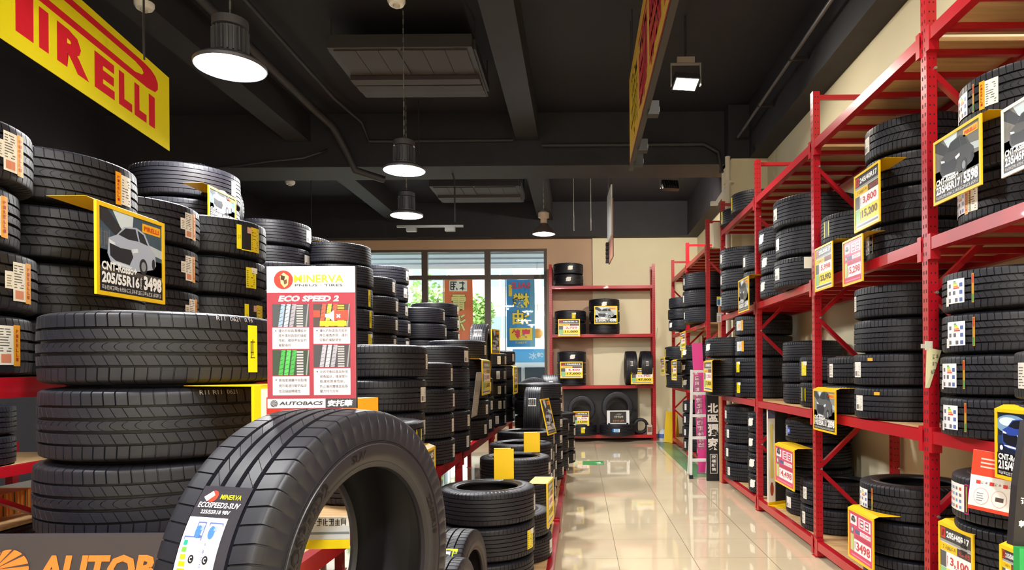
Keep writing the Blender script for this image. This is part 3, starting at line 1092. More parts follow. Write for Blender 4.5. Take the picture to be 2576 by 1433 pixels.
def rack(name, label, xf, xr, ys, levels, h, group=None, holes=True, bars=(), brace=True, deckm=None, cat='rack', along_x=False, beam_h=0.065):
    """bays along Y between the frames at ys; xf is the aisle side"""
    y0 = ys[0]
    t = thing(name, label, cat, ((xf + xr) / 2, (ys[0] + ys[-1]) / 2, 0), 0, group)
    sx = 1 if xr < xf else -1             # +1: aisle on the +X side
    t.location = (0, 0, 0)
    deckm = deckm or PLY
    xlo, xhi = min(xf, xr), max(xf, xr)
    for y in ys:
        for x in (xlo, xhi - 0.056):
            front = abs(x - (xf if xf == xlo else xf - 0.056)) < 1e-6
            link('post', post_mesh(h, holes, sx), t, (x, y - 0.03, 0))
        if brace:
            zz, k = 0.1, 0
            ends = [(xr, 0.1), (xf, 0.7)]
            pts = []
            z = 0.1
            side = 1
            while z < h - 0.2:
                pts.append((xr if side else xf, z))
                z += 0.6
                side = 1 - side
            off = 0.028 * (1 if xr > xf else -1)
            for (xa, za), (xb, zb) in zip(pts, pts[1:]):
                xa2 = xa + off if xa == xf else xa - off
                xb2 = xb + off if xb == xf else xb - off
                MB().bar((xa2, y, za), (xb2, y, zb), 0.03, 0.038, RED, (0, 1, 0)).build('brace', t)
            for z in (0.07, h - 0.04):
                MB().bar((xlo + 0.05, y, z), (xhi - 0.05, y, z), 0.03, 0.035, RED).build('cross_tie', t)
    for li, z in enumerate(levels):
        for a, b in zip(ys, ys[1:]):
            for x0, x1 in ((xlo - 0.004, xlo + 0.045), (xhi - 0.045, xhi + 0.004)):
                mb = MB()
                mb.box(x0, a + 0.03, z - beam_h, x1, b - 0.03, z, RED)
                for yy in (a + 0.03, b - 0.07):
                    mb.box(x0 - 0.003, yy, z - beam_h - 0.05, x1 + 0.003, yy + 0.04, z + 0.02, RED)
                mb.build('beam', t)
            dk = MB().box(xlo + 0.046, a + 0.035, z - 0.022, xhi - 0.046, b - 0.035, z, deckm).build('deck', t)
            if z in bars:
                n = 6
                for k in range(n):
                    yy = a + (b - a) * (k + 0.5) / n
                    MB().box(xlo + 0.046, yy - 0.018, z - 0.055, xhi - 0.046, yy + 0.018, z - 0.023, RED).build('crossbar', dk)
    return t

rack('pallet_rack', 'tall red perforated steel rack along the aisle wall, full of price boards', 1.87, 2.54, [1.9, 3.65, 5.4, 7.15, 8.9], [0.13, 1.16, 2.19, 3.30], 3.70, 'red racks', True, (2.19, 3.30))
rack('pallet_rack', 'far red steel rack behind the white ladder', 1.87, 2.54, [9.95, 11.8, 13.65], [0.13, 1.16, 2.19, 3.30], 3.70, 'red racks', True, (3.30,))
rack('stepped_rack', 'high red shelf with a wooden deck carrying the tallest tyre stacks', -1.8, -3.25, [1.78, 3.45, 5.12, 6.8, 8.45, 10.1], [1.49], 1.49, 'red racks', False, (), False)
rack('stepped_rack', 'middle red shelf with sloping red beam line above the floor tyres', -1.05, -1.75, [1.97, 4.0, 6.0, 8.2, 10.5], [0.785], 0.785, 'red racks', False, (), False, beam_h=0.075)
rack('stepped_rack', 'low red floor shelf under the tyres lining the aisle', -0.2, -0.97, [0.9, 2.7, 4.5, 6.3, 8.1, 10.6], [0.10], 0.10, 'red racks', False, (), False, beam_h=0.07)
rack('pallet_rack', 'red wall rack with pale wooden shelf seen under the high shelf', -3.68, -4.4, [1.95, 3.9, 5.2], [0.32, 0.905], 0.98, 'red racks', False, (), False)
wr = bpy.data.objects['pallet_rack.002']
MB().bar((-3.70, 3.95, 0.86), (-3.70, 5.0, 0.36), 0.03, 0.05, RED, (1, 0, 0)).build('brace', wr)
# the rack on the back wall is the same one turned round
def back_rack():
    t = thing('pallet_rack', 'four-tier red rack on the back wall with few tyres', 'rack', (0, 0, 0), 0, 'red racks')
    x0, x1, yf, yr = -0.63, 1.60, 14.2, 14.66
    for x in (x0, x1 - 0.06):
        for y in (yf, yr - 0.056):
            o = link('post', post_mesh(3.72, True, -1), t)
            o.matrix_local = Matrix.Translation((x + 0.06, y, 0)) @ Matrix.Rotation(pi / 2, 4, 'Z')
        for k, z in enumerate((0.1, 0.7, 1.3, 1.9, 2.5, 3.1)):
            a, b = (yr - .03, yf + .03) if k % 2 else (yf + .03, yr - .03)
            MB().bar((x + .03, a, z), (x + .03, b, z + 0.6), 0.03, 0.035, RED, (1, 0, 0)).build('brace', t)
    for z in (0.13, 1.17, 2.25, 3.27):
        for y0, y1 in ((yf - .004, yf + .045), (yr - .045, yr + .004)):
            MB().box(x0 + .06, y0, z - .065, x1 - .06, y1, z, RED).build('beam', t)
        MB().box(x0 + .06, yf + .046, z - .02, x1 - .06, yr - .046, z, RED).build('deck', t)
    MB().box(-0.35, yr - 0.075, 0.14, 1.25, yr - 0.06, 1.10, DARKMET).build('back_panel', t)
back_rack()
# ------------------------------------------------------------------ every stack of tyres
def S_r(u, Y, z, n, pat, W, R, desc, st=(), **k):
    stack(by_right(u, Y, R), Y, z, n, pat, W, R, desc, st, **k)
def S_l(u, Y, z, n, pat, W, R, desc, st=(), **k):
    stack(by_left(u, Y, R), Y, z, n, pat, W, R, desc, st, **k)
LZ, MZ, FZ = 1.49, 0.785, 0.10
Z1, Z2, Z3, Z4 = 0.13, 1.16, 2.19, 3.30

# high shelf, aisle row
S_r(72, 2.11, LZ, 4, 'touring', .203, .316, 'of the white-labelled stack on the high shelf below the yellow banner', (('pw', 48),), jit=.03)
S_r(357, 2.76, LZ, 4, 'touring', .215, .316, 'of the high stack holding the silver car price board', [(('wp', 57),), (), (), ()])
S_r(500, 3.40, LZ, 4, 'touring', .212, .312, 'of the high stack behind the silver car price board', (('pw', 57),))
S_r(672, 4.06, LZ, 4, 'block', .225, .316, 'of the high stack wearing large yellow and black labels', [(('yb', 42),), (('yl', 46), ), (('yb', 56),), ()])
S_r(823, 4.69, LZ, 4, 'block', .185, .30, 'of the high stack whose top shows just over the red display board')
S_r(938, 6.10, LZ, 6, 'ribbed', .189, .30, 'of the high stack rising past the yellow pictured board', [(), (), (('ys', 62),), (('ys', 62),), (('yl', 62),), ()])
S_r(1000, 6.76, LZ, 5, 'ribbed', .187, .30, 'of the high five-tyre stack with white labels beside the window', (('wv', 66),))
S_r(1030, 7.42, LZ, 6, 'comfort', .19, .30, 'of the high stack standing in front of the left window mullion'.replace('left ', 'first '), (('wq', 68),))
S_r(1122, 8.30, LZ, 4, 'ribbed', .193, .31, 'of the high stack below the orange flag', (('wv', 74),))
S_r(1155, 9.05, LZ, 5, 'ribbed', .18, .31, 'of the last high stack, in front of the orange flag', (('wq', 78),))
# high shelf, rear row
S_r(603, 4.76, LZ, 6, 'ribbed', .235, .345, 'of the rear high stack with widest tyres, below the largest lamp', [(('wv', 55),), (), (), (), (), ()])
S_r(785, 5.76, LZ, 6, 'ribbed', .210, .31, 'of the rear high stack beside the widest-tyre stack', (('wq', 62),))
S_r(835, 6.42, LZ, 6, 'ribbed', .211, .31, 'of the rear high stack above the yellow pictured board', (('wq', 64),))

stack(-3.2, 5.42, LZ, 5, 'ribbed', .19, .345, 'of the stack hidden behind the widest-tyre stack', jit=0.0)

# middle shelf
stack(-1.395, 2.28, MZ, 4, 'touring', .225, .345, 'of the big close stack behind the black logo panel', [(('ys', 46),), (), (), ()], jit=.02)
S_r(1063, 3.88, MZ, 2, 'ribbed', .218, .32, 'of the low pair beside the red display board, yellow-framed label', [(('yf', 62),), (('wq', 70),)])
S_r(1073, 4.60, MZ, 4, 'comfort', .222, .32, 'of the middle-shelf stack with big white square labels', [(('wv', 75),), (('wq', 66),), (('wq', 70),), (('wq', 70),)])
S_r(1141, 5.28, MZ, 4, 'ribbed', .195, .31, 'of the middle-shelf stack with narrow white labels', (('wv', 70),))
S_r(1180, 6.02, MZ, 5, 'ribbed', .186, .31, 'of the middle-shelf stack behind the tall grey sheet', [(('wq', 64),), (), (), (('wv', 62),), (('wv', 62),)])
S_r(1227, 7.18, MZ, 5, 'ribbed', .206, .31, 'of the tallest middle-shelf stack with a yellow price board', [(('wv', 70),), (), (), (('wv', 60),), (('wv', 66),)])
S_r(1240, 7.84, MZ, 3, 'ribbed', .212, .31, 'of the middle-shelf stack under a tyre standing upright', (('wv', 60),))
S_r(1272, 8.72, MZ, 5, 'ribbed', .187, .31, 'of the middle-shelf stack with paired white labels', (('wv', 40), ('wv', 66)))
S_r(1295, 9.45, MZ, 5, 'ribbed', .197, .31, 'of the middle-shelf stack below the blue flag', (('wv', 66),))
S_r(1294, 10.12, MZ, 5, 'ribbed', .19, .31, 'of the last middle-shelf stack against the street sign', (('wv', 60),))

# floor shelf along the aisle
stack(-.617, 4.41, FZ, 3, 'ribbed', .218, .31, 'of the aisle stack with the open ring on top', [(('wv', 80),), (('yl', 62),), ()])
S_r(1383, 5.10, FZ, 2, 'ribbed', .18, .31, 'of the low aisle pair beside the open-ring stack', (('wq', 72),))
stack(-.567, 5.96, FZ, 3, 'ribbed', .218, .31, 'of the aisle stack behind the larger blank yellow card', (('wq', 72),))
S_r(1386, 6.65, FZ, 3, 'ribbed', .232, .31, 'of the aisle stack behind the smaller blank yellow card', (('wv', 74),))
S_r(1394, 7.33, FZ, 4, 'comfort', .188, .31, 'of the aisle stack in front of the slanted yellow and black sign', (('wv', 76),))
S_r(1398, 8.02, FZ, 3, 'ribbed', .19, .31, 'of the aisle stack under the white-labelled upright tyre', (('wv', 74),))
S_r(1414, 8.78, FZ, 6, 'ribbed', .205, .31, 'of the six-high aisle stack with pinkish white labels', (('wq', 72),))
S_r(1430, 9.55, FZ, 3, 'ribbed', .24, .31, 'of the aisle stack carrying two upright tyres', (('wv', 76),))
S_r(1446, 10.25, FZ, 4, 'ribbed', .19, .31, 'of the end aisle stack facing the back rack', (('wv', 70),))

# tall rack, bay by the camera
S_l(2408, 3.27, Z3, 3, 'touring', .233, .32, 'on the tall rack by the two dark car boards', [(('en', -62), ('wp', -38)), (), (('en', -64), ('wp', -50))])
S_l(2368, 3.27, Z2, 4, 'touring', .2, .32, 'of the stack with white energy cards on the tall rack', (('en', -52, .48),))
S_l(2552, 2.55, Z2, 2, 'comfort', .203, .30, 'of the pair carrying the blue night car board', [(('wv', -62),), ()])
S_l(2390, 3.10, Z1, 4, 'touring', .219, .32, 'of the floor stack with magenta-edged label beside the red leaflet', [(('en2', -58),), (), (), ()])
# second bay
S_l(2182, 4.42, Z3, 4, 'block', .22, .32, 'of the upper stack holding the black and yellow price board', [(('wq', -72),), (('wv', -74),), (), (('en', -74),)])
S_l(2068, 5.06, Z3, 2, 'ribbed', .225, .295, 'of the short upper pair above the lower yellow price board', [(('yf', -60),), ()])
S_l(2147, 4.48, Z2, 4, 'comfort', .218, .32, 'of the four-high stack with white square labels and tiny yellow tags', [(('wv', -72),), (), (('wq', -64), ('tn', -40, .8)), (('wq', -64), ('tn', -36, .8))])
S_l(2077, 5.10, Z2, 2, 'comfort', .213, .285, 'of the small pair behind the grey car board', [(('wv', -62),), ()])
S_l(2165, 4.26, Z1, 3, 'block', .219, .33, 'of the floor stack behind the pink price board', [(('en', -62),), (), ()])
# third bay
S_l(1950, 5.96, Z3, 3, 'ribbed', .264, .36, 'of the fat-tyre upper stack between the two rack posts', (('wq', -68),))
S_l(1912, 6.74, Z3, 3, 'ribbed', .234, .32, 'of the upper stack half hidden behind the fat tyres', (('wn', -66),))
S_l(2010, 5.90, Z2, 2, 'ribbed', .224, .295, 'of the pair with yellow labels behind a rack post', [(('yl', -58),), (('yf', -56),)])
stack(2.26, 6.56, Z2, 3, 'ribbed', .2, .28, 'of the dark stack deep in the third bay')
S_l(1973, 6.40, Z1, 4, 'ribbed', .224, .30, 'of the floor stack with blue round label and a pink board', [(('bl', -66),), (), (('wn', -60),), (('wq', -62),)])
S_l(2010, 5.78, Z1, 2, 'comfort', .21, .305, 'of the floor pair behind the post with pale blue labels', (('wv', -62),))
# fourth bay
S_l(1868, 7.48, Z3, 3, 'ribbed', .19, .285, 'of the upper stack with the narrow grey car board', [(('wv', -66),), (), ()])
S_l(1812, 8.22, Z3, 3, 'ribbed', .253, .32, 'of the upper stack at the rack end', (('wv', -70),))
S_l(1838, 7.90, Z4, 1, 'ribbed', .235, .31, 'lying on the very top deck of the tall rack', (('ys', -68),))
S_l(1815, 8.56, Z4, 1, 'ribbed', .2, .29, 'lying at the far end of the top deck', (('ys', -68),))
stack(2.17, 7.95, Z2, 4, 'comfort', .239, .33, 'of the big stack with orange and yellow labels', [(('ob', -52),), (('ob', -52),), (('yl', -56),), (('yl', -58),)])
S_l(1775, 8.52, Z2, 3, 'ribbed', .242, .30, 'of the stack overhanging the black standee', [(('wn', -58),), (), ()])
S_l(1822, 8.38, Z1, 4, 'comfort', .23, .31, 'of the floor stack beside the black standee', (('wv', -64),))
S_l(1880, 7.48, Z1, 4, 'ribbed', .223, .295, 'of the floor stack with white labels behind the third post', (('wn', -62),))
# far rack
S_l(1718, 10.48, Z3, 3, 'ribbed', .26, .35, 'of the upper stack on the far rack', (('wv', -72),))
S_l(1682, 12.3, Z3, 3, 'ribbed', .2, .32, 'of the dark end stack on the far rack', [(), (), (('wn', -60),)])
S_l(1712, 11.1, Z2, 3, 'ribbed', .243, .31, 'of the far rack stack beside the pink banner', (('wn', -56), ('ys', -70)))
S_l(1673, 12.3, Z2, 3, 'ribbed', .25, .30, 'of the last far rack stack above the yellow wedge', (('ys', -72),))
S_l(1752, 10.4, Z2, 3, 'ribbed', .24, .31, 'of the far rack stack hidden by the overhanging tyres')
S_l(1715, 11.42, Z1, 4, 'ribbed', .21, .30, 'of the far rack floor stack seen through the ladder', (('wv', -58),))
S_l(1750, 10.5, Z1, 3, 'ribbed', .22, .31, 'of the far rack floor stack behind the ladder', (('wn', -58),))
# back rack
def S_b(u, z, n, W, R, desc, st=(), Y=14.36):
    stack(at(u, 900, Y).x, Y, z, n, 'ribbed', W, R, desc, st, jit=.006)
S_b(1431, 3.27, 2, .235, .32, 'lying on top of the back rack', (('wn', 4),))
S_b(1435, 2.25, 2, .25, .335, 'on the back rack behind the first yellow price board', [(('yl', 8),), ()])
S_b(1521, 2.25, 3, .245, .325, 'on the back rack behind the silver car board', [(('wn', 4),), (), ()])
S_b(1438, 1.17, 3, .24, .31, 'on the back rack behind the second yellow price board', [(('wn', 4),), (), ()])
S_b(1461, .13, 1, .25, .315, 'lying on the back rack floor under an upright tyre and yellow board', (('yl', 0),), 14.24)
S_b(1552, .13, 1, .25, .37, 'lying on the back rack floor under an upright tyre and poster', (('bb', 0),), 14.2)
# wall rack seen under the high shelf
stack(-4.03, 4.35, .905, 2, 'touring', .2, .31, 'lying on the pale wooden shelf under the high shelf')
stack(-4.03, 3.45, .905, 1, 'touring', .2, .31, 'lying nearer the panel on the pale wooden shelf')
stack(-3.95, 4.45, .32, 1, 'touring', .168, .31, 'lying low below the striped cartons')
stack(-3.4, 3.1, .0, 3, 'comfort', .22, .31, 'of the dark floor stack below the red brace')

# ------------------------------------------------------------------ tyres standing upright
def up(u, Y, z, W, R, label, st=(), stand=0.0, pat='ribbed'):
    return tyre(at(u, 900, Y).x, Y, z, pat, W, R, label, 'upright tyres', None, st, None, None, stand)
up(1210, 7.84, MZ + 3 * .213, .205, .31, 'tyre standing upright on a middle-shelf stack against the window', (('wq', -128),))
up(1342, 8.02, FZ + 3 * .191, .215, .315, 'tyre standing upright on the aisle stack with a white label', (('wq', -118),))
up(1383, 9.82, FZ + 3 * .241, .25, .305, 'tyre standing tread-on at the end of the aisle row', (('wv', -125),), .1)
up(1342, 9.29, FZ + 3 * .241, .2, .29, 'tyre standing with its open hole showing the blue van glass'.replace('blue van glass', 'window light'), (), pi / 2 - .05)
up(1145, 3.45, FZ, .19, .295, 'small upright tyre with a lime green label', (('gr', -133),), -.12, 'block')
up(1108, 2.80, FZ, .195, .31, 'upright tyre at the frame bottom with lime label just showing', (('gr', -132),), -.05, 'block')
up(1586, 14.31, 1.17, .25, .36, 'upright tyre on the back rack, the one nearer the wall gap'.replace(', the one nearer the wall gap', ' beside its twin, away from the post'), (('wv', -105),))
up(1624, 14.31, 1.17, .25, .36, 'upright tyre on the back rack against its red post', (('wv', -105),))
up(1462, 14.24, .13 + .252, .2, .29, 'upright tyre on the back rack floor behind the yellow board', (), pi / 2)
up(1552, 14.2, .13 + .252, .2, .33, 'upright tyre on the back rack floor behind the white poster', (), pi / 2)
hoop = tyre(-2.955, 5.23, LZ + 5 * .191, 'ribbed', .21, .33, 'large upright tyre whose edge curves out behind the widest rear tyres', 'upright tyres', None, (), None, None, pi / 2)
a = Art()
a.rect(-.05, -.10, .06, .06, '#ece8e4', 0)
a.rect(-.05, .02, .06, .06, '#d8463c', 1)
mb = MB()
a.emit(mb, lambda x, y, L: (x, -.004 - .0008 * L, y))
o = mb.build('paper_label', hoop)
o.matrix_local = Matrix.Rotation(-pi / 2, 4, 'Z') @ Matrix.Translation((.20, -.108, .30))
o = up(1610, 14.36, .13, .19, .17, 'small trailer wheel tyre on the back rack floor'.replace('trailer wheel ', ''), (), pi / 2)
# the stack that carries the display tyre (below the frame)
stack(-.58, 1.42, FZ, 3, 'comfort', .2095, .32, 'of the stack under the upright display tyre', jit=0.0)

# pale ink marks on the shoulders of the big close tyres
def ink(t, s, deg, W, R, h=.014):
    tw, hw, drop = .41 * W, .482 * W, .055 * R / .32
    mb = MB()
    def fn(x, y, L):
        w = min(.375 * W + y * .95, .475 * W)
        k = min(1, max(0, (w - tw) / (hw - tw)))
        r = R - .0035 - drop * (1 - sqrt(1 - k * k)) * 1.1 + .0035
        a = x / R
        return (r * cos(a), r * sin(a), W / 2 + w)
    Art().text(s, 0, 0, h, mat('ink', '#a8a5b0', .6), None, 0, .0).emit(mb, fn)
    o = mb.build('ink_mark', t)
    o.rotation_euler = (0, 0, atan2(-t.location.y, -t.location.x) + radians(deg))
for o_ in list(scene.objects):
    if o_.get('label', '').endswith('of the big close stack behind the black logo panel'):
        if o_['label'].startswith('topmost'):
            ink(o_, 'R11  0621  0.96', 22, .225, .345)
        elif o_['label'].startswith('second'):
            ink(o_, 'R11 R11  0621', 14, .225, .345)

# ------------------------------------------------------------------ the big upright display tyre
DW, DR, DRR = .232, .345, .222
dt = tyre(-.54, 1.44, FZ + 3 * .2105, 'sport', DW, DR, 'big upright display tyre with an energy label, under the red and white board', 'upright tyres', None, (), 0.4, DRR, radians(-17))
DM = Matrix.Translation((0, 0, DR)) @ Matrix.Rotation(pi / 2, 4, 'Y') @ Matrix.Translation((0, 0, -DW / 2))
def on_tread(art, ang, zc, parent, name, label=None):
    mb = MB()
    def fn(x, y, L):
        w = zc + x
        a = radians(ang) - y / DR
        r = DR + .0012 + L * .0005 - .0035 * ((w - DW / 2) / (.41 * DW)) ** 2
        return (r * cos(a), r * sin(a), w)
    art.emit(mb, fn, .25)
    o = mb.build(name, parent)
    o.matrix_local = DM
    if label:
        o['label'] = label
    return o
FILM = mat('clear_film', '#3a383e', 0.08, spec=0.8)
a = Art()
a.rect(-.052, -.30, .052, .052, FILM, 0, 6, 16)
a.disc(-.022, .032, .011, '#d8402f', 1)
a.poly([(-.040, .030), (-.026, .042), (-.018, .034), (-.030, .022)], '#e8e4d8', 2)
a.text('MINERVA', -.004, .027, .009, '#e6dc20', .044, 2, .01)
a.text('ECOSPEED2-SUV', -.044, .011, .010, '#f1f1f4', .088, 2, .02)
a.text('225/55R18 98V', -.032, .0, .007, '#f1f1f4', .062, 2, .02)
on_tread(a, -121.5, DW * .50, dt, 'product_label', 'dark glossy film label with yellow and white lettering')
SQ = .82
a = Art()
a.rect(-.05, -.19, .05, .078, '#e6e4ea', 2, 5, 14)
BLU = '#5a6aa8'
a.frame(-.044, -.052, .002, .045, .0022, BLU, 3)
a.frame(.010, -.052, .045, .070, .0022, BLU, 3)
a.frame(-.020, .045, .002, .070, .0022, BLU, 3)
for x in (-.012, .022):
    a.disc(x, .053, .008, '#4a78cc', 4, .011)
    a.rect(x + .004, .056, x + .012, .064, '#8fa0d0', 4)
for i, (c, w) in enumerate((('#2f9a84', .010), ('#6cbc3f', .012), ('#a8cf2f', .014), ('#f2e41c', .017), ('#f0a61f', .020), ('#ea5a2c', .023), ('#e02f3a', .026))):
    a.rect(-.040, .030 - i * .0115, -.040 + w, .038 - i * .0115, c, 4)
for x in (-.010, .026):
    a.disc(x, .008, .007, '#26262a', 4)
    a.text('C', x - .003, .004, .008, '#ffffff', .006, 5, .03)
for i, ch in enumerate('ABCDEFG'):
    a.text(ch, .0145, .030 - i * .0115, .006, '#5a6aa8', .004, 4, .02)
a.frame(-.044, -.150, .045, -.060, .0022, BLU, 3)
a.disc(-.024, -.082, .013, '#3f86d4', 4)
a.rect(-.004, -.095, .003, -.072, '#3f86d4', 4)
a.rect(.010, -.092, .038, -.076, '#2a2a2e', 4)
a.text('71dB', .013, -.088, .009, '#ffffff', .022, 5, .02)
for it_ in a.it:
    it_[0][:] = [(x_ * SQ, y_) for x_, y_ in it_[0]]
on_tread(a, -107.5, DW * .46, dt, 'energy_label', 'white energy label with coloured rating bars')
LETTER = mat('moulded_letter', '#0d0c0e', 0.35)
for s, a0, rt, h, it in (('ECOSPEED2', 262, .240, .028, .12), ('SUV', 197, .247, .019, .12), ('225/55R18', 120, .246, .017, 0), ('RADIAL TUBELESS', 60, .246, .013, 0), ('MINERVA', 20, .240, .028, 0)):
    aa = Art().text(s, 0, 0, h, LETTER, None, 0, .02, it)
    mb = MB()
    aa.emit(mb, lambda x, y, L: ((rt + y) * cos(radians(a0) - x / rt), (rt + y) * sin(radians(a0) - x / rt), DW + .0010 - (max(0, .254 - rt - y) * .2)))
    o = mb.build('sidewall_lettering', dt)
    o.matrix_local = DM
mb = MB()
for r in (.228, .232, .2755, .2785):
    mb.lathe([(r, DW - .02), (r + .0005, DW - (.002 if r > .25 else .010)), (r + .0018, DW - (.002 if r > .25 else .010)), (r + .0022, DW - .02)], RUBBER_SIDE, 96)
o = mb.build('sidewall_ridge', dt, 40)
o.matrix_local = DM
o = MB().box(-.012, -.03, 0, .012, .03, .001, paint('#d9d9d6')).build('inner_tag', dt)
o.matrix_local = DM @ Matrix.Rotation(radians(58), 4, 'Z') @ Matrix.Translation((DR - .018, 0, DW * .62)) @ Matrix.Rotation(-pi / 2, 4, 'Y')
# ------------------------------------------------------------------ price boards
def car_art(a, x, y, s, body, dark='#23262e', glass='#1d2530', light='#dfe6f0', L=2):
    """three-quarter view of a plain saloon car, about 2.2 s wide and 1.25 s tall"""
    P = lambda pts: [(x + p * s, y + q * s) for p, q in pts]
    a.poly(P([(.0, .35), (.05, .75), (.35, .88), (.65, 1.15), (1.15, 1.22), (1.5, 1.12), (1.72, .8), (1.95, .62), (1.98, .3), (1.85, .18), (1.3, .05), (.9, .0), (.15, .1)]), body, L)
    a.poly(P([(.42, .9), (.70, 1.12), (1.1, 1.17), (1.22, .86), (.8, .84)]), glass, L + 1)
    a.poly(P([(1.28, .86), (1.18, 1.16), (1.44, 1.08), (1.62, .82)]), glass, L + 1)
    a.poly(P([(.08, .62), (.1, .3), (.3, .2), (.85, .16), (1.0, .4), (.9, .58), (.5, .56)]), dark, L + 1)
    a.poly(P([(.05, .72), (.28, .66), (.3, .6), (.08, .62)]), light, L + 1)
    a.poly(P([(.92, .6), (1.18, .66), (1.2, .56), (.98, .5)]), light, L + 2)
    a.disc(x + 1.42 * s, y + .20 * s, .17 * s, dark, L + 2, .22 * s)
    a.disc(x + 1.42 * s, y + .20 * s, .10 * s, '#8d939c', L + 3, .13 * s)
    a.disc(x + 1.86 * s, y + .33 * s, .07 * s, dark, L + 2, .15 * s)
    a.poly(P([(.12, .16), (.4, .09), (.9, .06), (.95, .12), (.4, .17)]), light, L + 2)
    return a

def card_car(w, h, top, size, price, bg='#3c5163', road='#4a4644', car='#aeb6cc', tint=None):
    a = Art()
    a.rect(0, 0, w, h, '#1d1c20', 0)
    a.rect(0, h * .30, w, h, bg, 1)
    a.poly([(0, h), (w * .12, h), (w * .42, h * .72), (w * .3, h * .66), (0, h * .86)], '#2a2d35', 2)
    a.poly([(w * .2, h), (w * .52, h), (w * .5, h * .8), (w * .36, h * .74)], '#cfdde6', 2)
    a.poly([(w * .62, h * .72), (w, h * .66), (w, h * .55), (w * .6, h * .62)], '#b8c4cc', 2)
    a.rect(0, h * .24, w, h * .50, road, 1)
    a.glyphs(0.0, h * .52, w * .16, h * .74, 5, '#8a8078', 2, 4)
    car_art(a, w * .12, h * .30, w * .39, car, L=3)
    a.rect(w * .66, h * .84, w * .97, h * .955, '#f2b21c', 3)
    a.text('PIRELLI', w * .69, h * .865, h * .06, '#d4351f', w * .25, 5, .03)
    a.rect(0, 0, w, h * .24, '#1d1c20', 6)
    a.text(top, w * .03, h * .255, h * .105, '#f5f5f5', w * .53, 8, .04)
    a.text(size, w * .03, h * .10, h * .14, '#f5f5f5', w * .57, 8, .045)
    a.text(price, w * .67, h * .09, h * .19, '#f5f5f5', w * .31, 8, .05)
    a.glyphs(w * .61, h * .10, w * .65, h * .25, 1, '#f5f5f5', 8)
    a.glyphs(w * .03, h * .025, w * .97, h * .075, 26, '#e6e6e6', 8, 3)
    return a

def card_price(w, h, size, p1, p4):
    a = Art()
    a.rect(0, 0, w, h, '#e8e6de', 0)
    a.rect(0, h * .80, w, h, '#3a3a3d', 1)
    a.rect(w * .02, h * .82, w * .17, h * .98, '#c8322c', 2)
    a.poly([(w * .04, h * .85), (w * .08, h * .95), (w * .15, h * .95), (w * .11, h * .85)], '#7c1f1b', 3)
    a.text(size, w * .21, h * .845, h * .10, '#f6f6f6', w * .72, 3, .04)
    a.rect(0, h * .76, w, h * .80, '#9c9c9a', 1)
    a.rect(0, h * .63, w * .55, h * .75, '#f0c41c', 1)
    a.glyphs(w * .08, h * .66, w * .5, h * .72, 6, '#7a6512', 2)
    a.rect(w * .55, h * .63, w, h * .75, '#4a3a3a', 1)
    a.glyphs(w * .6, h * .66, w * .95, h * .72, 4, '#d04a44', 2)
    a.rect(0, h * .38, w * .2, h * .62, '#55585c', 1)
    a.rect(w * .2, h * .38, w, h * .62, '#f7f1f2', 1)
    a.glyphs(w * .22, h * .42, w * .27, h * .58, 1, '#c8393d', 3)
    a.text(p1, w * .33, h * .42, h * .15, '#c8393d', w * .58, 3, .03)
    a.rect(0, h * .10, w * .2, h * .37, '#8ac48e', 1)
    a.rect(w * .2, h * .10, w, h * .37, '#f4dd1a', 1)
    a.text(p4, w * .30, h * .155, h * .17, '#b98708', w * .64, 3, .05)
    a.glyphs(w * .22, h * .15, w * .27, h * .32, 1, '#33301c', 4)
    a.text(p4, w * .295, h * .16, h * .165, '#33301c', w * .64, 4, .01)
    a.rect(w * .04, h * .03, w * .96, h * .07, '#55575a', 1)
    return a

def card_pink(w, h, price):
    a = Art()
    a.rect(0, 0, w, h, '#d43a6a', 0)
    a.rect(w * .06, h * .72, w * .34, h * .93, '#f4eef0', 1)
    car_art(a, w * .09, h * .77, w * .10, '#555a60', L=2)
    a.rect(w * .42, h * .70, w * .92, h * .93, '#f7f2f4', 1)
    for i in range(2):
        a.frame(w * (.47 + .22 * i), h * .72, w * (.64 + .22 * i), h * .91, w * .03, '#d4496f', 2)
        a.rect(w * (.5 + .22 * i), h * .80, w * (.61 + .22 * i), h * .83, '#4a4a60', 3)
    a.rect(w * .26, h * .55, w * .92, h * .64, '#f3ecee', 1)
    a.rect(w * .26, h * .55, w * .48, h * .64, '#4a5a8c', 2)
    a.glyphs(w * .5, h * .57, w * .9, h * .62, 5, '#c85a7c', 2)
    a.disc(w * .14, h * .60, w * .07, '#6b6d70', 1)
    a.disc(w * .14, h * .60, w * .035, '#d8d8d4', 2)
    a.rect(w * .26, h * .44, w * .92, h * .52, '#b82c55', 1)
    a.rect(w * .06, h * .14, w * .2, h * .5, '#b9d07a', 1)
    a.rect(w * .22, h * .14, w * .94, h * .42, '#f8f1f3', 1)
    a.text(price, w * .32, h * .18, h * .2, '#cf3a52', w * .58, 3, .03)
    a.glyphs(w * .24, h * .2, w * .3, h * .38, 1, '#cf3a52', 3)
    a.rect(w * .1, h * .04, w * .9, h * .07, '#e98aa6', 1)
    return a

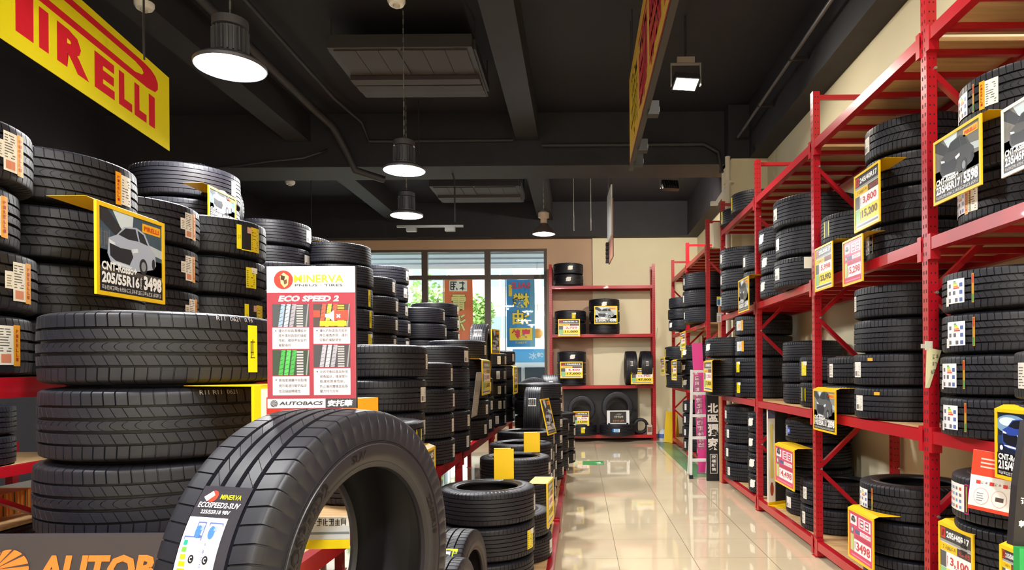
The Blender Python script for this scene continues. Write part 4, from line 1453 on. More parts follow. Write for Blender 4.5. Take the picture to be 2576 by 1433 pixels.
def card_night(w, h):
    a = Art()
    a.rect(0, 0, w, h, '#16223c', 0)
    a.disc(w * .30, h * .82, w * .34, '#7fa4c8', 1, h * .15)
    a.disc(w * .24, h * .86, w * .2, '#dcebf4', 2, h * .07)
    a.poly([(0, h * .62), (w * .3, h * .68), (w, h * .8), (w, h * .5), (0, h * .5)], '#23406c', 2)
    car_art(a, w * .1, h * .42, w * .36, '#2c49a8', '#0e1220', '#0c1424', '#dfe8ff', L=3)
    a.rect(0, 0, w, h * .36, '#131318', 6)
    a.disc(w * .1, h * .44, w * .035, '#e6f0ff', 7)
    a.text('CNT-Rosso+', w * .03, h * .25, h * .10, '#f5f5f5', w * .6, 8, .04)
    a.text('215/45R17', w * .03, h * .10, h * .14, '#f5f5f5', w * .62, 8, .045)
    a.glyphs(w * .03, h * .02, w * .9, h * .07, 16, '#dedede', 8)
    return a

def board_at(X, u0, u1, v0, v1, art, label, flap=.16, side=None, holder=YELLOW, tilt=0.0, group='price boards', name='price_board', depth=.006):
    """a bent plastic price board in the plane X, its ends at the sight lines u0, u1"""
    um = (u0 + u1) / 2
    A, B = on_x(X, u0, v0), on_x(X, u1, v0)
    T, Bt = on_x(X, um, v0), on_x(X, um, v1)
    w = abs(B.y - A.y)
    h = T.z - Bt.z
    yc = (A.y + B.y) / 2
    left = X < 0
    t = thing(name, label, 'price board', (X, yc, Bt.z), pi / 2 if left else -pi / 2, group)
    # local frame: face looks along local -Y, width along local X
    mb = MB()
    mb.box(-w / 2, 0, 0, w / 2, .003, h, holder)
    b = .014
    for q in ((-w / 2, 0, w / 2, b), (-w / 2, h - b, w / 2, h), (-w / 2, b, -w / 2 + b, h - b), (w / 2 - b, b, w / 2, h - b)):
        mb.box(q[0], -depth, q[1], q[2], 0, q[3], holder)
    if flap:
        mb.add([(-w / 2, -.002, h), (w / 2, -.002, h), (w / 2, .03, h + .014), (-w / 2, .03, h + .014)], [(0, 1, 2, 3)], holder)
        mb.box(-w / 2, .03, h + .0135, w / 2, flap, h + .0148, holder)
    mb.build('holder', t)
    cw, ch = w - 2 * b, h - 2 * b
    a = art(cw, ch)
    mb = MB()
    mb.box(-cw / 2, -.0015, b, cw / 2, 0, b + ch, WHITE)
    a.emit(mb, lambda x, y, L: (-cw / 2 + x, -.002 - .0004 * L, b + y), .3)
    mb.build('printed_card', t)
    if tilt:
        t.rotation_euler[0] = tilt
    return t

C = lambda **k: (lambda w, h: card_car(w, h, **k))
PCE = lambda *k: (lambda w, h: card_price(w, h, *k))
PNK = lambda p: (lambda w, h: card_pink(w, h, p))
board_at(-1.60, 238, 410, 532, 752, C(top='CNT-Rosso+', size='205/55R16', price='3498'), 'price board with a silver car, size and price, on the high shelf')
board_at(-2.36, 523, 592, 482, 560, C(top='CNT-Rosso+', size='225/60R18', price='5498', bg='#4f86b8', car='#d8dce2'), 'price board with blue picture half hidden behind high tyres')
board_at(-2.28, 815, 850, 618, 690, C(top='CNT-Rosso+', size='195/65R15', price='2998', bg='#d9b48a', car='#a8604a', road='#7d8a5c'), 'small orange and yellow pictured board between the high stacks')
board_at(-.86, 1046, 1093, 1133, 1280, PCE('185/60R15', '2,100', '8,400'), 'steeply seen yellow price board just past the big display tyre')
board_at(-.94, 1212, 1232, 906, 992, PCE('195/60R16', '2,900', '11,600'), 'yellow price board hanging on the tallest middle-shelf stack')
board_at(-.79, 1291, 1301, 922, 990, PCE('185/65R15', '2,200', '8,800'), 'edge-on yellow board at the end of the middle shelf')
# tall rack
board_at(1.80, 2350, 2470, 322, 492, C(top='CNT-Rosso+', size='235/45R17', price='5598', bg='#6a6a66', car='#3a3b3e', road='#77736c'), 'dark car price board beside the second post, upper shelf of the tall rack')
board_at(1.80, 2521, 2660, 236, 418, C(top='CNT-Rosso+', size='235/45R18', price='6298', bg='#77776f', car='#4a4a4c', road='#8a857b'), 'grey car board cut by the frame edge, upper shelf', holder=WHITE)
board_at(1.80, 2150, 2214, 424, 572, PCE('245/40R17', '3,800', '15,200'), 'black and yellow price board hanging on the upper stack between posts')
board_at(1.80, 2051, 2095, 616, 728, PCE('205/50R17', '5,998', '23,992'), 'lower yellow price board overlapping the third post')
board_at(1.80, 2121, 2171, 598, 714, PNK('5,298'), 'upper pink price board over the shelf beam')
board_at(1.82, 2047, 2103, 980, 1086, C(top='CNT-Rosso+', size='195/55R15', price='2898', bg='#8d8d88', car='#5a5b5d', road='#a6a49c'), 'grey car board on the low shelf beside the rack post')
board_at(1.84, 1950, 1998, 1124, 1222, PNK('4,498'), 'pink price board on the floor stack in the third bay')
board_at(1.74, 2135, 2198, 1290, 1418, PNK('3498'), 'pink price board on the floor stack in the second bay')
board_at(1.76, 2363, 2450, 1328, 1510, PCE('205/40R17', '3,100', '12,400'), 'big yellow price board on the floor stack cut by the bottom edge', flap=.25)
board_at(1.68, 2505, 2640, 1032, 1216, lambda w, h: card_night(w, h), 'blue night car price board under the low pair of tyres')
board_at(1.70, 2517, 2570, 1378, 1520, PCE('215/50R17', '3,300', '13,200'), 'sliver of yellow price board beside the green panel')
board_at(1.76, 1858, 1884, 700, 784, C(top='CNT-Rosso+', size='185/55R15', price='2698', bg='#8d8d88', car='#5a5b5d'), 'narrow grey car board on the upper shelf near the rack end')
board_at(1.56, 1771, 1791, 908, 984, PCE('175/60R15', '1,950', '7,800'), 'yellow price board on the stack overhanging the black standee')
board_at(1.60, 1711, 1724, 835, 880, PCE('165/60R15', '1,700', '6,800'), 'yellow board at the far rack shelf beam')
board_at(1.55, 1690, 1702, 906, 956, PCE('165/65R14', '1,600', '6,400'), 'yellow board on the far rack stacks beside the pink banner')
board_at(1.52, 1662, 1671, 900, 944, PCE('155/65R14', '1,500', '6,000'), 'edge-on yellow board at the end of the far rack')

def board_free(u, v0, v1, Y, w, rz, art, label, flap=.0, tilt=0.0, roll=0.0, b=.014, holder=YELLOW):
    T, B = at(u, v0, Y), at(u, v1, Y)
    h = T.z - B.z
    t = thing('price_board', label, 'price board', (B.x, Y, B.z), rz, 'price boards')
    mb = MB()
    mb.box(-w / 2, 0, 0, w / 2, .003, h, holder)
    for q in ((-w / 2, 0, w / 2, b), (-w / 2, h - b, w / 2, h), (-w / 2, b, -w / 2 + b, h - b), (w / 2 - b, b, w / 2, h - b)):
        mb.box(q[0], -.006, q[1], q[2], 0, q[3], holder)
    if flap:
        mb.box(-w / 2, .0, h - .0015, w / 2, flap, h, holder)
    mb.build('holder', t)
    cw, ch = w - 2 * b, h - 2 * b
    mb = MB()
    art(cw, ch).emit(mb, lambda x, y, L: (-cw / 2 + x, -.001 - .0004 * L, b + y), .3)
    mb.build('printed_card', t)
    t.rotation_euler = (tilt, roll, rz)
    return t
board_free(1246, 828, 890, 7.4, .22, pi / 2 - .28, C(top='CNT-Rosso+', size='185/55R16', price='2798', bg='#3a3a3c'), 'yellow-framed black board beside the upright tyre at the window', tilt=-.0, roll=0.0)
board_free(1389, 1000, 1092, 7.1, .30, pi / 2 - .25, C(top='CNT-Rosso+', size='205/60R16', price='3198', bg='#3a3a3c'), 'slanted yellow and black sign leaning on the aisle tyres', tilt=-.22)
board_free(1384, 1207, 1316, 4.75, .30, pi / 2 - .10, PCE('175/65R14', '1,800', '7,200'), 'yellow price board hanging over the aisle edge', flap=.13)

def board_front(u0, u1, v0, v1, Y, art, label, holder=YELLOW):
    A, B = at(u0, v1, Y), at(u1, v0, Y)
    w, h = B.x - A.x, B.z - A.z
    t = thing('price_board', label, 'price board', ((A.x + B.x) / 2, Y, A.z), 0, 'price boards')
    mb = MB()
    b = .02
    mb.box(-w / 2, 0, 0, w / 2, .004, h, holder)
    for q in ((-w / 2, 0, w / 2, b), (-w / 2, h - b, w / 2, h), (-w / 2, b, -w / 2 + b, h - b), (w / 2 - b, b, w / 2, h - b)):
        mb.box(q[0], -.006, q[1], q[2], 0, q[3], holder)
    mb.box(-w / 2, 0.004, h - .0015, w / 2, .06, h, holder)
    mb.build('holder', t)
    cw, ch = w - 2 * b, h - 2 * b
    mb = MB()
    art(cw, ch).emit(mb, lambda x, y, L: (-cw / 2 + x, -.001 - .0006 * L, b + y), .3)
    mb.build('printed_card', t)
    return t
board_front(1404, 1459, 802, 846, 13.98, PCE('185/55R16', '2,750', '11,000'), 'yellow price board on the upper tier of the back rack')
board_front(1409, 1466, 909, 951, 13.98, PCE('195/65R15', '4,400', '17,600'), 'yellow price board on the lower tier of the back rack')
board_front(1587, 1643, 925, 966, 13.98, PCE('215/60R17', '11,750', '47,000'), 'yellow price board before the two upright back rack tyres')
board_front(1442, 1482, 1034, 1071, 13.96, PCE('165/70R14', '1,375', '11,500'), 'yellow price board on the back rack floor')
board_front(1495, 1553, 769, 815, 13.98, C(top='CNT-Rosso+', size='215/55R17', price='4598', bg='#c4ccc8', car='#9aa4a8', road='#b8bcb4'), 'silver car price board on the back rack')
def poster(w, h):
    a = Art()
    a.rect(0, 0, w, h, '#2b2a2c', 0)
    a.rect(0, 0, w * .1, h, '#dfe0e2', 1); a.rect(w * .9, 0, w, h, '#dfe0e2', 1); a.rect(0, 0, w, h * .1, '#dfe0e2', 1)
    a.text('CROSS', w * .32, h * .55, h * .14, '#e8e4da', w * .4, 2, .03) if False else a.glyphs(w * .3, h * .5, w * .75, h * .66, 5, '#e8e4da', 2)
    a.poly([(w * .35, h * .72), (w * .5, h * .86), (w * .68, h * .84), (w * .62, h * .7)], '#6d6f72', 2)
    a.glyphs(w * .22, h * .18, w * .8, h * .34, 5, '#d08a4a', 2)
    return a
board_front(1527, 1583, 1032, 1069, 13.96, poster, 'black poster in a white frame on the back rack floor', WHITE)

# blank yellow cards seen from behind, and loose papers
for u0, u1, v0, v1, Y, lab in ((1243, 1292, 1129, 1192, 4.62, 'larger blank yellow card standing on the open-ring tyre'), (1318, 1358, 1088, 1130, 6.12, 'smaller blank yellow card standing on the aisle tyres')):
    A, B = at(u0, v1, Y), at(u1, v0, Y)
    t = thing('price_card_back', lab, 'price board', ((A.x + B.x) / 2, Y, FZ + 3 * .219 + .001), .12, 'blank yellow cards')
    w, h = B.x - A.x, B.z - FZ - 3 * .219
    mb = MB().box(-w / 2, 0, 0, w / 2, .004, h, YELLOW)
    mb.box(-w / 2, .0, h - .004, w / 2 - .02, .05, h + .002, YELLOW)
    mb.build('holder', t)
    MB().box(-w / 2 + .02, .004, .02, w / 2 - .02, .006, h - .03, WHITE).build('printed_card', t)

o = MB()
A = on_x(-1.0, 1180, 935)
B = on_x(-.93, 1197, 1048)
t = thing('hanging_sheet', 'tall grey slanted paper sheet hanging on the middle-shelf tyres', 'paper', (-.955, A.y, B.z), pi / 2)
h = A.z - B.z
a = Art().rect(-.16, 0, .16, h, '#a6a098', 0)
a.rect(-.16, h * .55, .16, h * .8, '#8e8880', 1)
a.lines(-.13, h * .05, .13, h * .5, 9, '#c9c4bc', 1, .4)
mb = MB().box(-.16, 0, 0, .16, .002, h, paint('#a6a098'))
a.emit(mb, flat_xz(.0006, -.001))
mb.build('sheet', t)
t.rotation_euler[0] = .12

# bracket board under the display board: yellow holder between the big tyres
t = thing('price_board', 'yellow board holder wedged between the big close tyres', 'price board', (-.845, 2.05, 1.228), radians(64), 'price boards')
mb = MB()
mb.box(-.17, 0, 0, .17, .004, .235, YELLOW)
mb.box(-.17, -.008, 0, -.148, 0, .235, YELLOW)
mb.box(-.17, 0.0, .232, .17, .30, .2345, YELLOW)
mb.box(.17, 0, 0, .33, .004, .182, paint('#f0951c'))
mb.box(.17, .004, .178, .33, .06, .182, paint('#f0951c'))
mb.build('holder', t)
a = Art().rect(-.145, 0, .165, .225, '#e9e2d8', 0)
a.rect(-.125, .01, .16, .2, '#c63b35', 1)
a.rect(-.10, .02, .15, .12, '#f2eee6', 2)
a.lines(-.09, .03, .14, .11, 5, '#8a4a44', 3, .4)
mb = MB()
a.emit(mb, flat_xz(.0006, -.001))
mb.build('printed_card', t)
p = at(812, 1380, 2.55)
t = thing('price_board', 'yellow and silver price board seen through the display tyre hole', 'price board', (p.x, 2.55, p.z), .05, 'price boards')
a = Art().rect(-.1, 0, .1, .035, '#f3dc1c', 0)
a.rect(-.1, .036, .1, .085, '#cfd6da', 0)
a.rect(-.1, .055, .1, .064, '#7f8a92', 1)
a.glyphs(-.09, .088, .09, .115, 8, '#2a2a2c', 1)
mb = MB().box(-.1, 0, 0, .1, .004, .12, WHITE)
a.emit(mb, flat_xz(.0006, -.001))
mb.build('printed_card', t)

# ------------------------------------------------------------------ the red and white display board on the big tyre
DB_Y = 1.44
p0, p1 = at(675, 1033, DB_Y), at(895, 1033, DB_Y)
t = thing('display_board', 'red and white display board with four tyre pictures standing on the big tyre', 'display board', ((p0.x + p1.x) / 2, DB_Y, FZ + 3 * .2105 + 2 * DR + .0005), radians(1.5))
w, h = p1.x - p0.x, .303
mb = MB().box(-w / 2, 0, 0, w / 2, .006, h, WHITE)
mb.box(w / 2, 0, 0, w / 2 + .001, .008, h, BLACK)
mb.build('panel', t)
a = Art()
a.rect(0, 0, w, h, '#9c3346', 0)
a.rect(0, h * .815, w, h, '#cbc9cf', 1)
a.disc(w * .19, h * .905, h * .066, '#d8352c', 2)
a.poly([(w * .15, h * .93), (w * .19, h * .955), (w * .25, h * .93), (w * .24, h * .87), (w * .20, h * .85), (w * .16, h * .88)], '#e9d98a', 3)
a.poly([(w * .16, h * .94), (w * .21, h * .93), (w * .2, h * .90), (w * .16, h * .905)], '#3a2622', 4)
a.poly([(w * .19, h * .90), (w * .23, h * .91), (w * .23, h * .88), (w * .2, h * .87)], '#6a3a2a', 4)
a.text('MINERVA', w * .31, h * .885, h * .055, '#e6cf10', w * .56, 3, .012)
a.text('PNEUS · TIRES', w * .32, h * .858, h * .016, '#4a4a4e', w * .54, 3, .01)
a.text('ECO SPEED 2', w * .13, h * .752, h * .042, '#ffffff', w * .68, 3, .045, .25)
def tyre_pic(x0, y0, x1, y1, ribs, bg, side):
    a.rect(x0, y0, x1, y1, bg, 2)
    W_, H_ = x1 - x0, y1 - y0
    for i, c in enumerate(ribs):
        q = x0 + W_ * (.16 + .15 * i)
        a.poly([(q, y0), (q + W_ * .11, y0), (q + W_ * .20, y1), (q + W_ * .09, y1)], c, 3)
        for k in range(6):
            z = y0 + H_ * (k + .3) / 6
            a.poly([(q + W_ * .015, z), (q + W_ * .13, z + H_ * .06), (q + W_ * .13, z + H_ * .075), (q + W_ * .015, z + H_ * .012)], '#2c2c30', 4)
    for k in range(9):
        z = y0 + H_ * k / 9
        a.rect(x0 + W_ * .66, z, x0 + W_ * .84, z + H_ * .065, side, 3)
    a.poly([(x0 + W_ * .9, y0), (x0 + W_ * .94, y0), (x1, y1), (x1 - W_ * .03, y1)], '#8d8d92', 3)
tyre_pic(w * .06, h * .575, w * .475, h * .735, ['#8fa6c0', '#a8b8d0', '#9a96a4'], '#454a52', '#a9a9ae')
tyre_pic(w * .525, h * .575, w * .94, h * .735, ['#d8584a', '#c9c04a', '#d8584a'], '#4a4244', '#d0b040')
a.rect(w * .525, h * .64, w * .60, h * .69, '#c8463c', 5); a.rect(w * .78, h * .62, w * .92, h * .69, '#d8483c', 5)
a.rect(w * .60, h * .58, w * .90, h * .615, '#d6c832', 5)
a.poly([(w * .66, h * .64), (w * .70, h * .64), (w * .76, h * .61), (w * .76, h * .69), (w * .70, h * .665), (w * .66, h * .665)], '#fdf4f2', 6)
a.text('×', w * .785, h * .635, h * .03, '#fdf4f2', w * .05, 6, .04)
tyre_pic(w * .06, h * .235, w * .475, h * .412, ['#3fa048', '#4cb055', '#3f9a48'], '#33433a', '#b0a8b4')
tyre_pic(w * .525, h * .292, w * .94, h * .447, ['#a4a4b4', '#b4b4c0', '#9a9aa8'], '#44424a', '#a4a4aa')
def txt(x0, y0, x1, y1, ls):
    a.rect(x0, y0, x1, y1, '#cfccd3', 2)
    n = len(ls)
    a.disc(x0 + w * .04, y1 - (y1 - y0) / (n + .7) * .72, w * .008, '#4a4650', 3)
    mx = max(len(s) for s in ls)
    for i, s in enumerate(ls):
        a.text(s, x0 + w * .07, y1 - (y1 - y0) * (i + 1.0) / (n + .45), h * .0215, '#5a5560', (x1 - x0 - w * .10) * len(s) / mx, 3, .005)
txt(w * .06, h * .42, w * .475, h * .57, ['優化的紋路溝槽設計', '提升濕地路面的操縱', '性能，確保更安全的', '駕駛操控'])
txt(w * .525, h * .455, w * .94, h * .57, ['優化的胎面胎花設計', '降低噪音表現，達到', '安靜的駕駛感受'])
txt(w * .06, h * .095, w * .475, h * .228, ['高強度連續中央胎塊', '提升高速行駛的穩定', '性及操縱精確性'])
txt(w * .525, h * .095, w * .94, h * .282, ['左右平衡紋路與胎塊', '側角設計，確保提升', '乾濕地煞車性能，', '防止偏向磨損並延長', '壓力均勻分布'])
a.rect(0, h * .005, w * .655, h * .07, '#e0dee2', 2)
a.rect(w * .655, h * .005, w, h * .07, '#3b3a40', 2)
def leaf_logo(a, cx, cy, r, col, bgc, L):
    a.disc(cx, cy, r, col, L, n=40)
    for k in range(7):
        q = radians(150 - k * 34)
        a.poly([(cx - r * .95, cy - r * .1), (cx + r * 1.05 * cos(q) , cy + r * 1.05 * sin(q)), (cx + r * 1.08 * cos(q - .13), cy + r * 1.08 * sin(q - .13))], bgc, L + 1)
leaf_logo(a, w * .075, h * .037, h * .026, '#4a4a52', '#e0dee2', 3)
a.text('AUTOBACS', w * .13, h * .025, h * .026, '#34323a', w * .49, 3, .035, .2)
a.text('安托華', w * .675, h * .014, h * .046, '#f6f4f8', w * .28, 3, .04, .12)
mb = MB()
a.emit(mb, lambda x, y, L: (-w / 2 + x, -.0006 - .00025 * L, y), .3)
mb.build('printed_face', t)

# black panel with the orange logo
t = thing('logo_panel', 'black panel with big orange lettering and leaf logo in front of the close stack', 'panel', (-1.55, 1.72, 0))
PH = at(250, 1345, 1.72).z
MB().box(-.75, 0, 0, .62, .022, PH, mat('panel_charcoal', '#3a3437', 0.5)).build('panel', t)
a = Art()
OR = '#ef7a30'
for i, u in enumerate([0]):
    pass
x0, x1 = at(88, 1400, 1.72).x + 1.55, at(640, 1400, 1.72).x + 1.55
zb = PH - .122
a.text('AUTOBACS', x0, zb, .072, OR, .455, 1, .045, .22)
cx = at(27, 1420, 1.72).x + 1.55
leaf_logo(a, cx, PH - .082, .047, OR, '#3a3437', 1)
mb = MB()
a.emit(mb, lambda x, y, L: (x, -.0008 - .0006 * L, y), .45)
mb.build('lettering', t)

# yellow banner
Yr, Yl = 5.67, 3.78
R_, L_ = at(417, 271, Yr), at(1, 0, Yl)
t = thing('banner', 'yellow hanging banner with big red lettering over the high shelf', 'banner', ((R_.x + L_.x) / 2, (Yr + Yl) / 2, 3.38), atan2(Yr - Yl, R_.x - L_.x))
bl = sqrt((Yr - Yl) ** 2 + (R_.x - L_.x) ** 2) + .12
bh = .62
a = Art()
a.rect(-bl / 2, 0, bl / 2, bh, '#f5e11a', 0, 14)
RD = '#de2431'
k = bl
def X(u):
    """place along the banner seen at column u (measured on its lower edge)"""
    du = u - VP_U
    dx, dy = R_.x - L_.x, Yr - Yl
    q = (L_.x * F_PX - du * Yl) / (du * dy - dx * F_PX)
    return (q - .5) * sqrt(dx * dx + dy * dy)
PZ0, PZ1, PZ2 = .10, .35, .565
YL_ = '#f5e11a'
a.poly([(X(45), PZ0), (X(90), PZ0), (X(90), PZ2), (X(45), PZ2)], RD, 1)
a.poly([(X(60), PZ2), (X(60), .385), (X(375), .385), (X(395), .40), (X(402), .44), (X(402), .49), (X(396), .53), (X(385), .555), (X(370), PZ2)], RD, 1)
a.poly([(X(97), .435), (X(345), .435), (X(362), .455), (X(366), .478), (X(362), .50), (X(345), .515), (X(90), .515)], YL_, 2)
for ch, u0, u1 in (('I', 104, 128), ('R', 149, 229), ('E', 243, 293), ('L', 304, 337), ('L', 343, 373), ('I', 379, 394)):
    a.text(ch, X(u0), PZ0, PZ1 - PZ0, RD, X(u1) - X(u0), 1, .055)
mb = MB()
bow = lambda x: 0.0
a.emit(mb, lambda x, y, L: (x, bow(x) - .001 - .0008 * L, y), .3)
n = 14
fr_ = [(-bl / 2 + bl * i / n) for i in range(n + 1)]
vv = [(x, bow(x) + d, z) for x in fr_ for d in (.0, .004) for z in (0, bh)]
ff = []
for i in range(n):
    o_ = i * 4
    ff += [(o_ + 2, o_ + 3, o_ + 7, o_ + 6), (o_ + 1, o_ + 5, o_ + 7, o_ + 3), (o_, o_ + 2, o_ + 6, o_ + 4)]
ff += [(0, 1, 3, 2), (n * 4, n * 4 + 2, n * 4 + 3, n * 4 + 1)]
mb.add(vv, ff, paint('#f5e11a', .3))
mb.build('cloth', t)
mb = MB()
for x in (-bl / 2 + .35, bl / 2 - .42):
    mb.tube([(x, bow(x), bh), (x, bow(x), ZC - 3.38)], .003, STEEL, 5)
mb.build('hanging_wire', t)

# long hanging sign over the aisle
Ya, Yb_ = 3.3, 7.06
P1 = at(1585, 425, Yb_)
t = thing('hanging_sign', 'long red and yellow sign hanging over the aisle', 'sign', (P1.x, (Ya + Yb_) / 2, P1.z), -pi / 2)
sl, sh = Yb_ - Ya, .93
MB().box(-sl / 2, 0, 0, sl / 2, .02, sh, mat('sign_back', '#40382f', .5)).build('panel', t)
a = Art()
a.rect(-sl / 2, 0, sl / 2, sh, '#f2c048', 0)
a.rect(-sl / 2, sh * .0, sl / 2, sh * .07, '#c23a3c', 1)
a.rect(-sl / 2, sh * .07, sl / 2, sh * .10, '#e8c05a', 2)
r = random.Random(5)
for k in range(4):
    xa = -sl / 2 + sl * (.06 + .235 * k)
    ww = sl * .2
    for q in range(7):
        xq = xa + ww * q / 7
        a.rect(xq, sh * r.uniform(.14, .3), xq + ww * .1, sh * r.uniform(.6, .95), '#e23a48' if k > 0 else '#ffd23a', 2)
    for q in range(5):
        zq = sh * (.2 + .15 * q)
        a.rect(xa + ww * r.uniform(0, .1), zq, xa + ww * r.uniform(.8, 1), zq + sh * .045, '#e23a48' if k > 0 else '#ffd23a', 2)
    for q in range(4):
        a.rect(xa + ww * r.uniform(0, .8), sh * r.uniform(.2, .8), xa + ww * r.uniform(.85, .95), sh * r.uniform(.2, .8), '#3a2a1c', 1)
mb = MB()
# the side facing the camera and the far shelf carry the same print
a.emit(mb, lambda x, y, L: (x, .021 + .0008 * L, y) if False else (x, -.001 - .0008 * L, y), .4)
for f in range(len(mb.f)):
    pass
ob = mb.build('printed_face', t)
t.rotation_euler = (0, 0, -pi / 2)
MB().box(-sl / 2, -.012, -.02, sl / 2, .032, 0, mat('sign_frame', '#2f2a27', .5)).build('frame_rail', t)
for x in (-sl / 2 + .3, sl / 2 - .15):
    MB().tube([(x, .01, sh), (x, .01, ZC - P1.z)], .006, DARKMET, 6).build('hanging_rod', t)
for q in (.18, .55, 1.3):
    b = thing_b = MB().box(-sl / 2 + q * 1.2 , .02, -.05, -sl / 2 + q * 1.2 + .09, .11, .06, BLACK)
    b.box(-sl / 2 + q * 1.2 + .03, .11, -.02, -sl / 2 + q * 1.2 + .06, .115, .02, WHITE)
    b.build('lamp_clip', t)

# small sign seen edge-on near the back wall
p = at(1533, 655, 10.9)
t = thing('hanging_sign', 'narrow sign seen edge-on hanging before the back wall', 'sign', (p.x, 10.9, p.z), -pi / 2 + .035)
MB().box(-.4, 0, .35, .4, .02, 1.12, WHITE).build('panel', t)
MB().box(-.42, .02, .0, .42, .035, .9, mat('brown_frame', '#8a5a48', .5)).build('back_board', t)
for k in range(5):
    MB().box(-.42, -.03, .02 + k * .07, -.30 + .03 * (k % 2), .04, .07 + k * .07, BLACK).build('clip', t)
mb = MB()
for x in (-.3, .3):
    mb.tube([(x, .01, 1.12), (x, .01, ZC - p.z)], .004, DARKMET, 5)
mb.build('hanging_wire', t)
# ------------------------------------------------------------------ beside the aisle
# ladder
t = thing('ladder', 'white step ladder leaning against the pink banner', 'ladder', (1.60, 9.05, 0))
b0, b1 = at(1737, 1193, 9.3), at(1742, 934, 9.3)
t.location = (b0.x, 9.3, 0)
hh = 1.49
mb = MB()
for x in (0, .30):
    MB().bar((x, -.04, 0.02), (x + .03, .03, hh), .03, .03, WHITE, (1, 0, 0)).build('rail', t)
    MB().box(x - .025, -.075, 0, x + .025, -.01, .05, BLACK).build('rubber_foot', t)
for k in range(5):
    z = .25 + .305 * k
    MB().box(.0 + .03 * z / hh, -.05 + .07 * z / hh, z - .02, .30 + .03 * z / hh, .02 + .07 * z / hh, z + .015, WHITE).build('step', t)
MB().bar((0.02, .30, .02), (.05, .06, hh - .05), .025, .03, WHITE, (1, 0, 0)).build('rear_leg', t)
MB().bar((0.28, .30, .02), (.31, .06, hh - .05), .025, .03, WHITE, (1, 0, 0)).build('rear_leg', t)

# pink banner
p0, p1 = at(1762, 1190, 9.75), at(1779, 1190, 9.75)
t = thing('banner_stand', 'pink banner stand with white characters behind the ladder', 'banner', ((p0.x + p1.x) / 2, 9.75, 0), -.15)
w = .15
h = at(1760, 862, 9.75).z
mb = MB().box(-w / 2, 0, 0, w / 2, .012, h, mat('pink', '#e0348c', .45))
mb.build('panel', t)
a = Art()
a.rect(-w / 2 + .01, h * .18, w * .2, h * .75, '#a8597c', 0)
for i in range(14):
    a.glyphs(-w * .40, h * (.76 - i * .043), w * .02, h * (.79 - i * .043), 1, '#f6e8ee', 1, i)
    a.glyphs(-w * .02, h * (.76 - i * .043), w * .2, h * (.79 - i * .043), 1, '#e9bccd', 1, i + 40) if i > 3 else None
mb = MB()
a.emit(mb, flat_xz(.0008, -.001))
mb.build('printed_face', t)
MB().box(-w / 2 - .02, -.12, 0, w / 2 + .02, .14, .015, STEEL).build('base', t)
t.rotation_euler[1] = -.045

# black standee
p0, p1 = at(1775, 1200, 9.15), at(1806, 1200, 9.15)
w = p1.x - p0.x
h = 1.22
t = thing('standee', 'black standee with large white characters at the rack end', 'standee', ((p0.x + p1.x) / 2, 9.05, 0))
MB().box(-w / 2, 0, 0, w / 2, .05, h, BLACK).build('panel', t)
MB().box(w / 2, .005, .05, w / 2 + .02, .045, h, WHITE).build('edge_trim', t)
a = Art()
for i, ch in enumerate('北區獨家'):
    hz = (.13, .10, .17, .17)[i]
    z = (.91, .79, .60, .41)[i]
    a.text(ch, -w * .42, z, hz, '#f3efe9', w * .86, 1, .035)
a.frame(-w * .25, .10, w * .35, .36, .008, '#d8d4ce', 1)
for i, ch in enumerate('授權販售'):
    a.text(ch, -w * .13, .302 - i * .056, .044, '#f3efe9', w * .36, 2, .02)
mb = MB()
a.emit(mb, flat_xz(.0008, -.001))
mb.build('lettering', t)
o = MB().box(1.845, 8.955, 0, 1.895, 8.975, 2.35, mat('pine', '#d8a878', .5)).build('plank')
tag(o, 'narrow pale wooden plank standing at the end post of the tall rack', 'plank')

# upright carton boards in the third bay
t = thing('tall_carton', 'tall white board with yellow print standing beside the third post', 'board', (1.97, 6.9, Z1))
MB().box(-.05, 0, 0, .02, .05, .95, paint('#e9e2d2')).build('panel', t)
a = Art().rect(-.03, .25, .0, .8, '#e6cf6a', 0)
a.disc(-.015, .14, .018, '#a8452c', 0, .07)
a.rect(-.05, .86, .02, .95, '#5a5a7a', 0)
mb = MB()
a.emit(mb, flat_xz(.0008, -.001))
mb.build('printed_face', t)
o = MB().box(2.01, 6.92, Z1, 2.13, 7.0, Z1 + .97, BLACK).build('black_board')
tag(o, 'tall black board standing behind the white and yellow board', 'board')
t = thing('price_holder', 'empty yellow price holder lying on the rack floor deck', 'price board', (2.03, 6.72, Z1 + .002), .5)
mb = MB().box(-.12, -.10, 0, .12, .10, .003, YELLOW)
mb.box(-.12, .10, 0, .12, .104, .03, YELLOW)
mb.build('holder', t)
a = Art()
a.lines(-.08, -.06, .08, .05, 3, '#a8901a', 0, .3)
mb = MB()
a.emit(mb, lambda x, y, L: (x, y, .0036))
mb.build('print', t)

# red and white leaflet hanging in the near bay
A = at(2458, 1132, 2.79)
t = thing('leaflet', 'red and white leaflet hanging below the low beam', 'leaflet', (1.70, 2.79, 0), -pi / 2 + .75)
A, B = at(2488, 1136, 2.79), at(2488, 1288, 2.79)
t.location = (A.x, 2.79, B.z)
h = A.z - B.z
w = .165
a = Art().rect(-w / 2, 0, w / 2, h, '#f4f0ee', 0)
a.rect(-w / 2, h * .58, w / 2, h, '#e2452c', 1)
a.rect(-w / 2, 0, w / 2, h * .06, '#e2452c', 1)
a.lines(-w * .3, h * .72, w * .4, h * .92, 3, '#f3c9bf', 2, .4)
for i in range(3):
    a.rect(-w * .36 + i * w * .3, h * .44, -w * .26 + i * w * .3, h * .50, '#d8403a', 2)
    a.glyphs(-w * .25 + i * w * .3, h * .45, -w * .1 + i * w * .3, h * .49, 2, '#7a7672', 2)
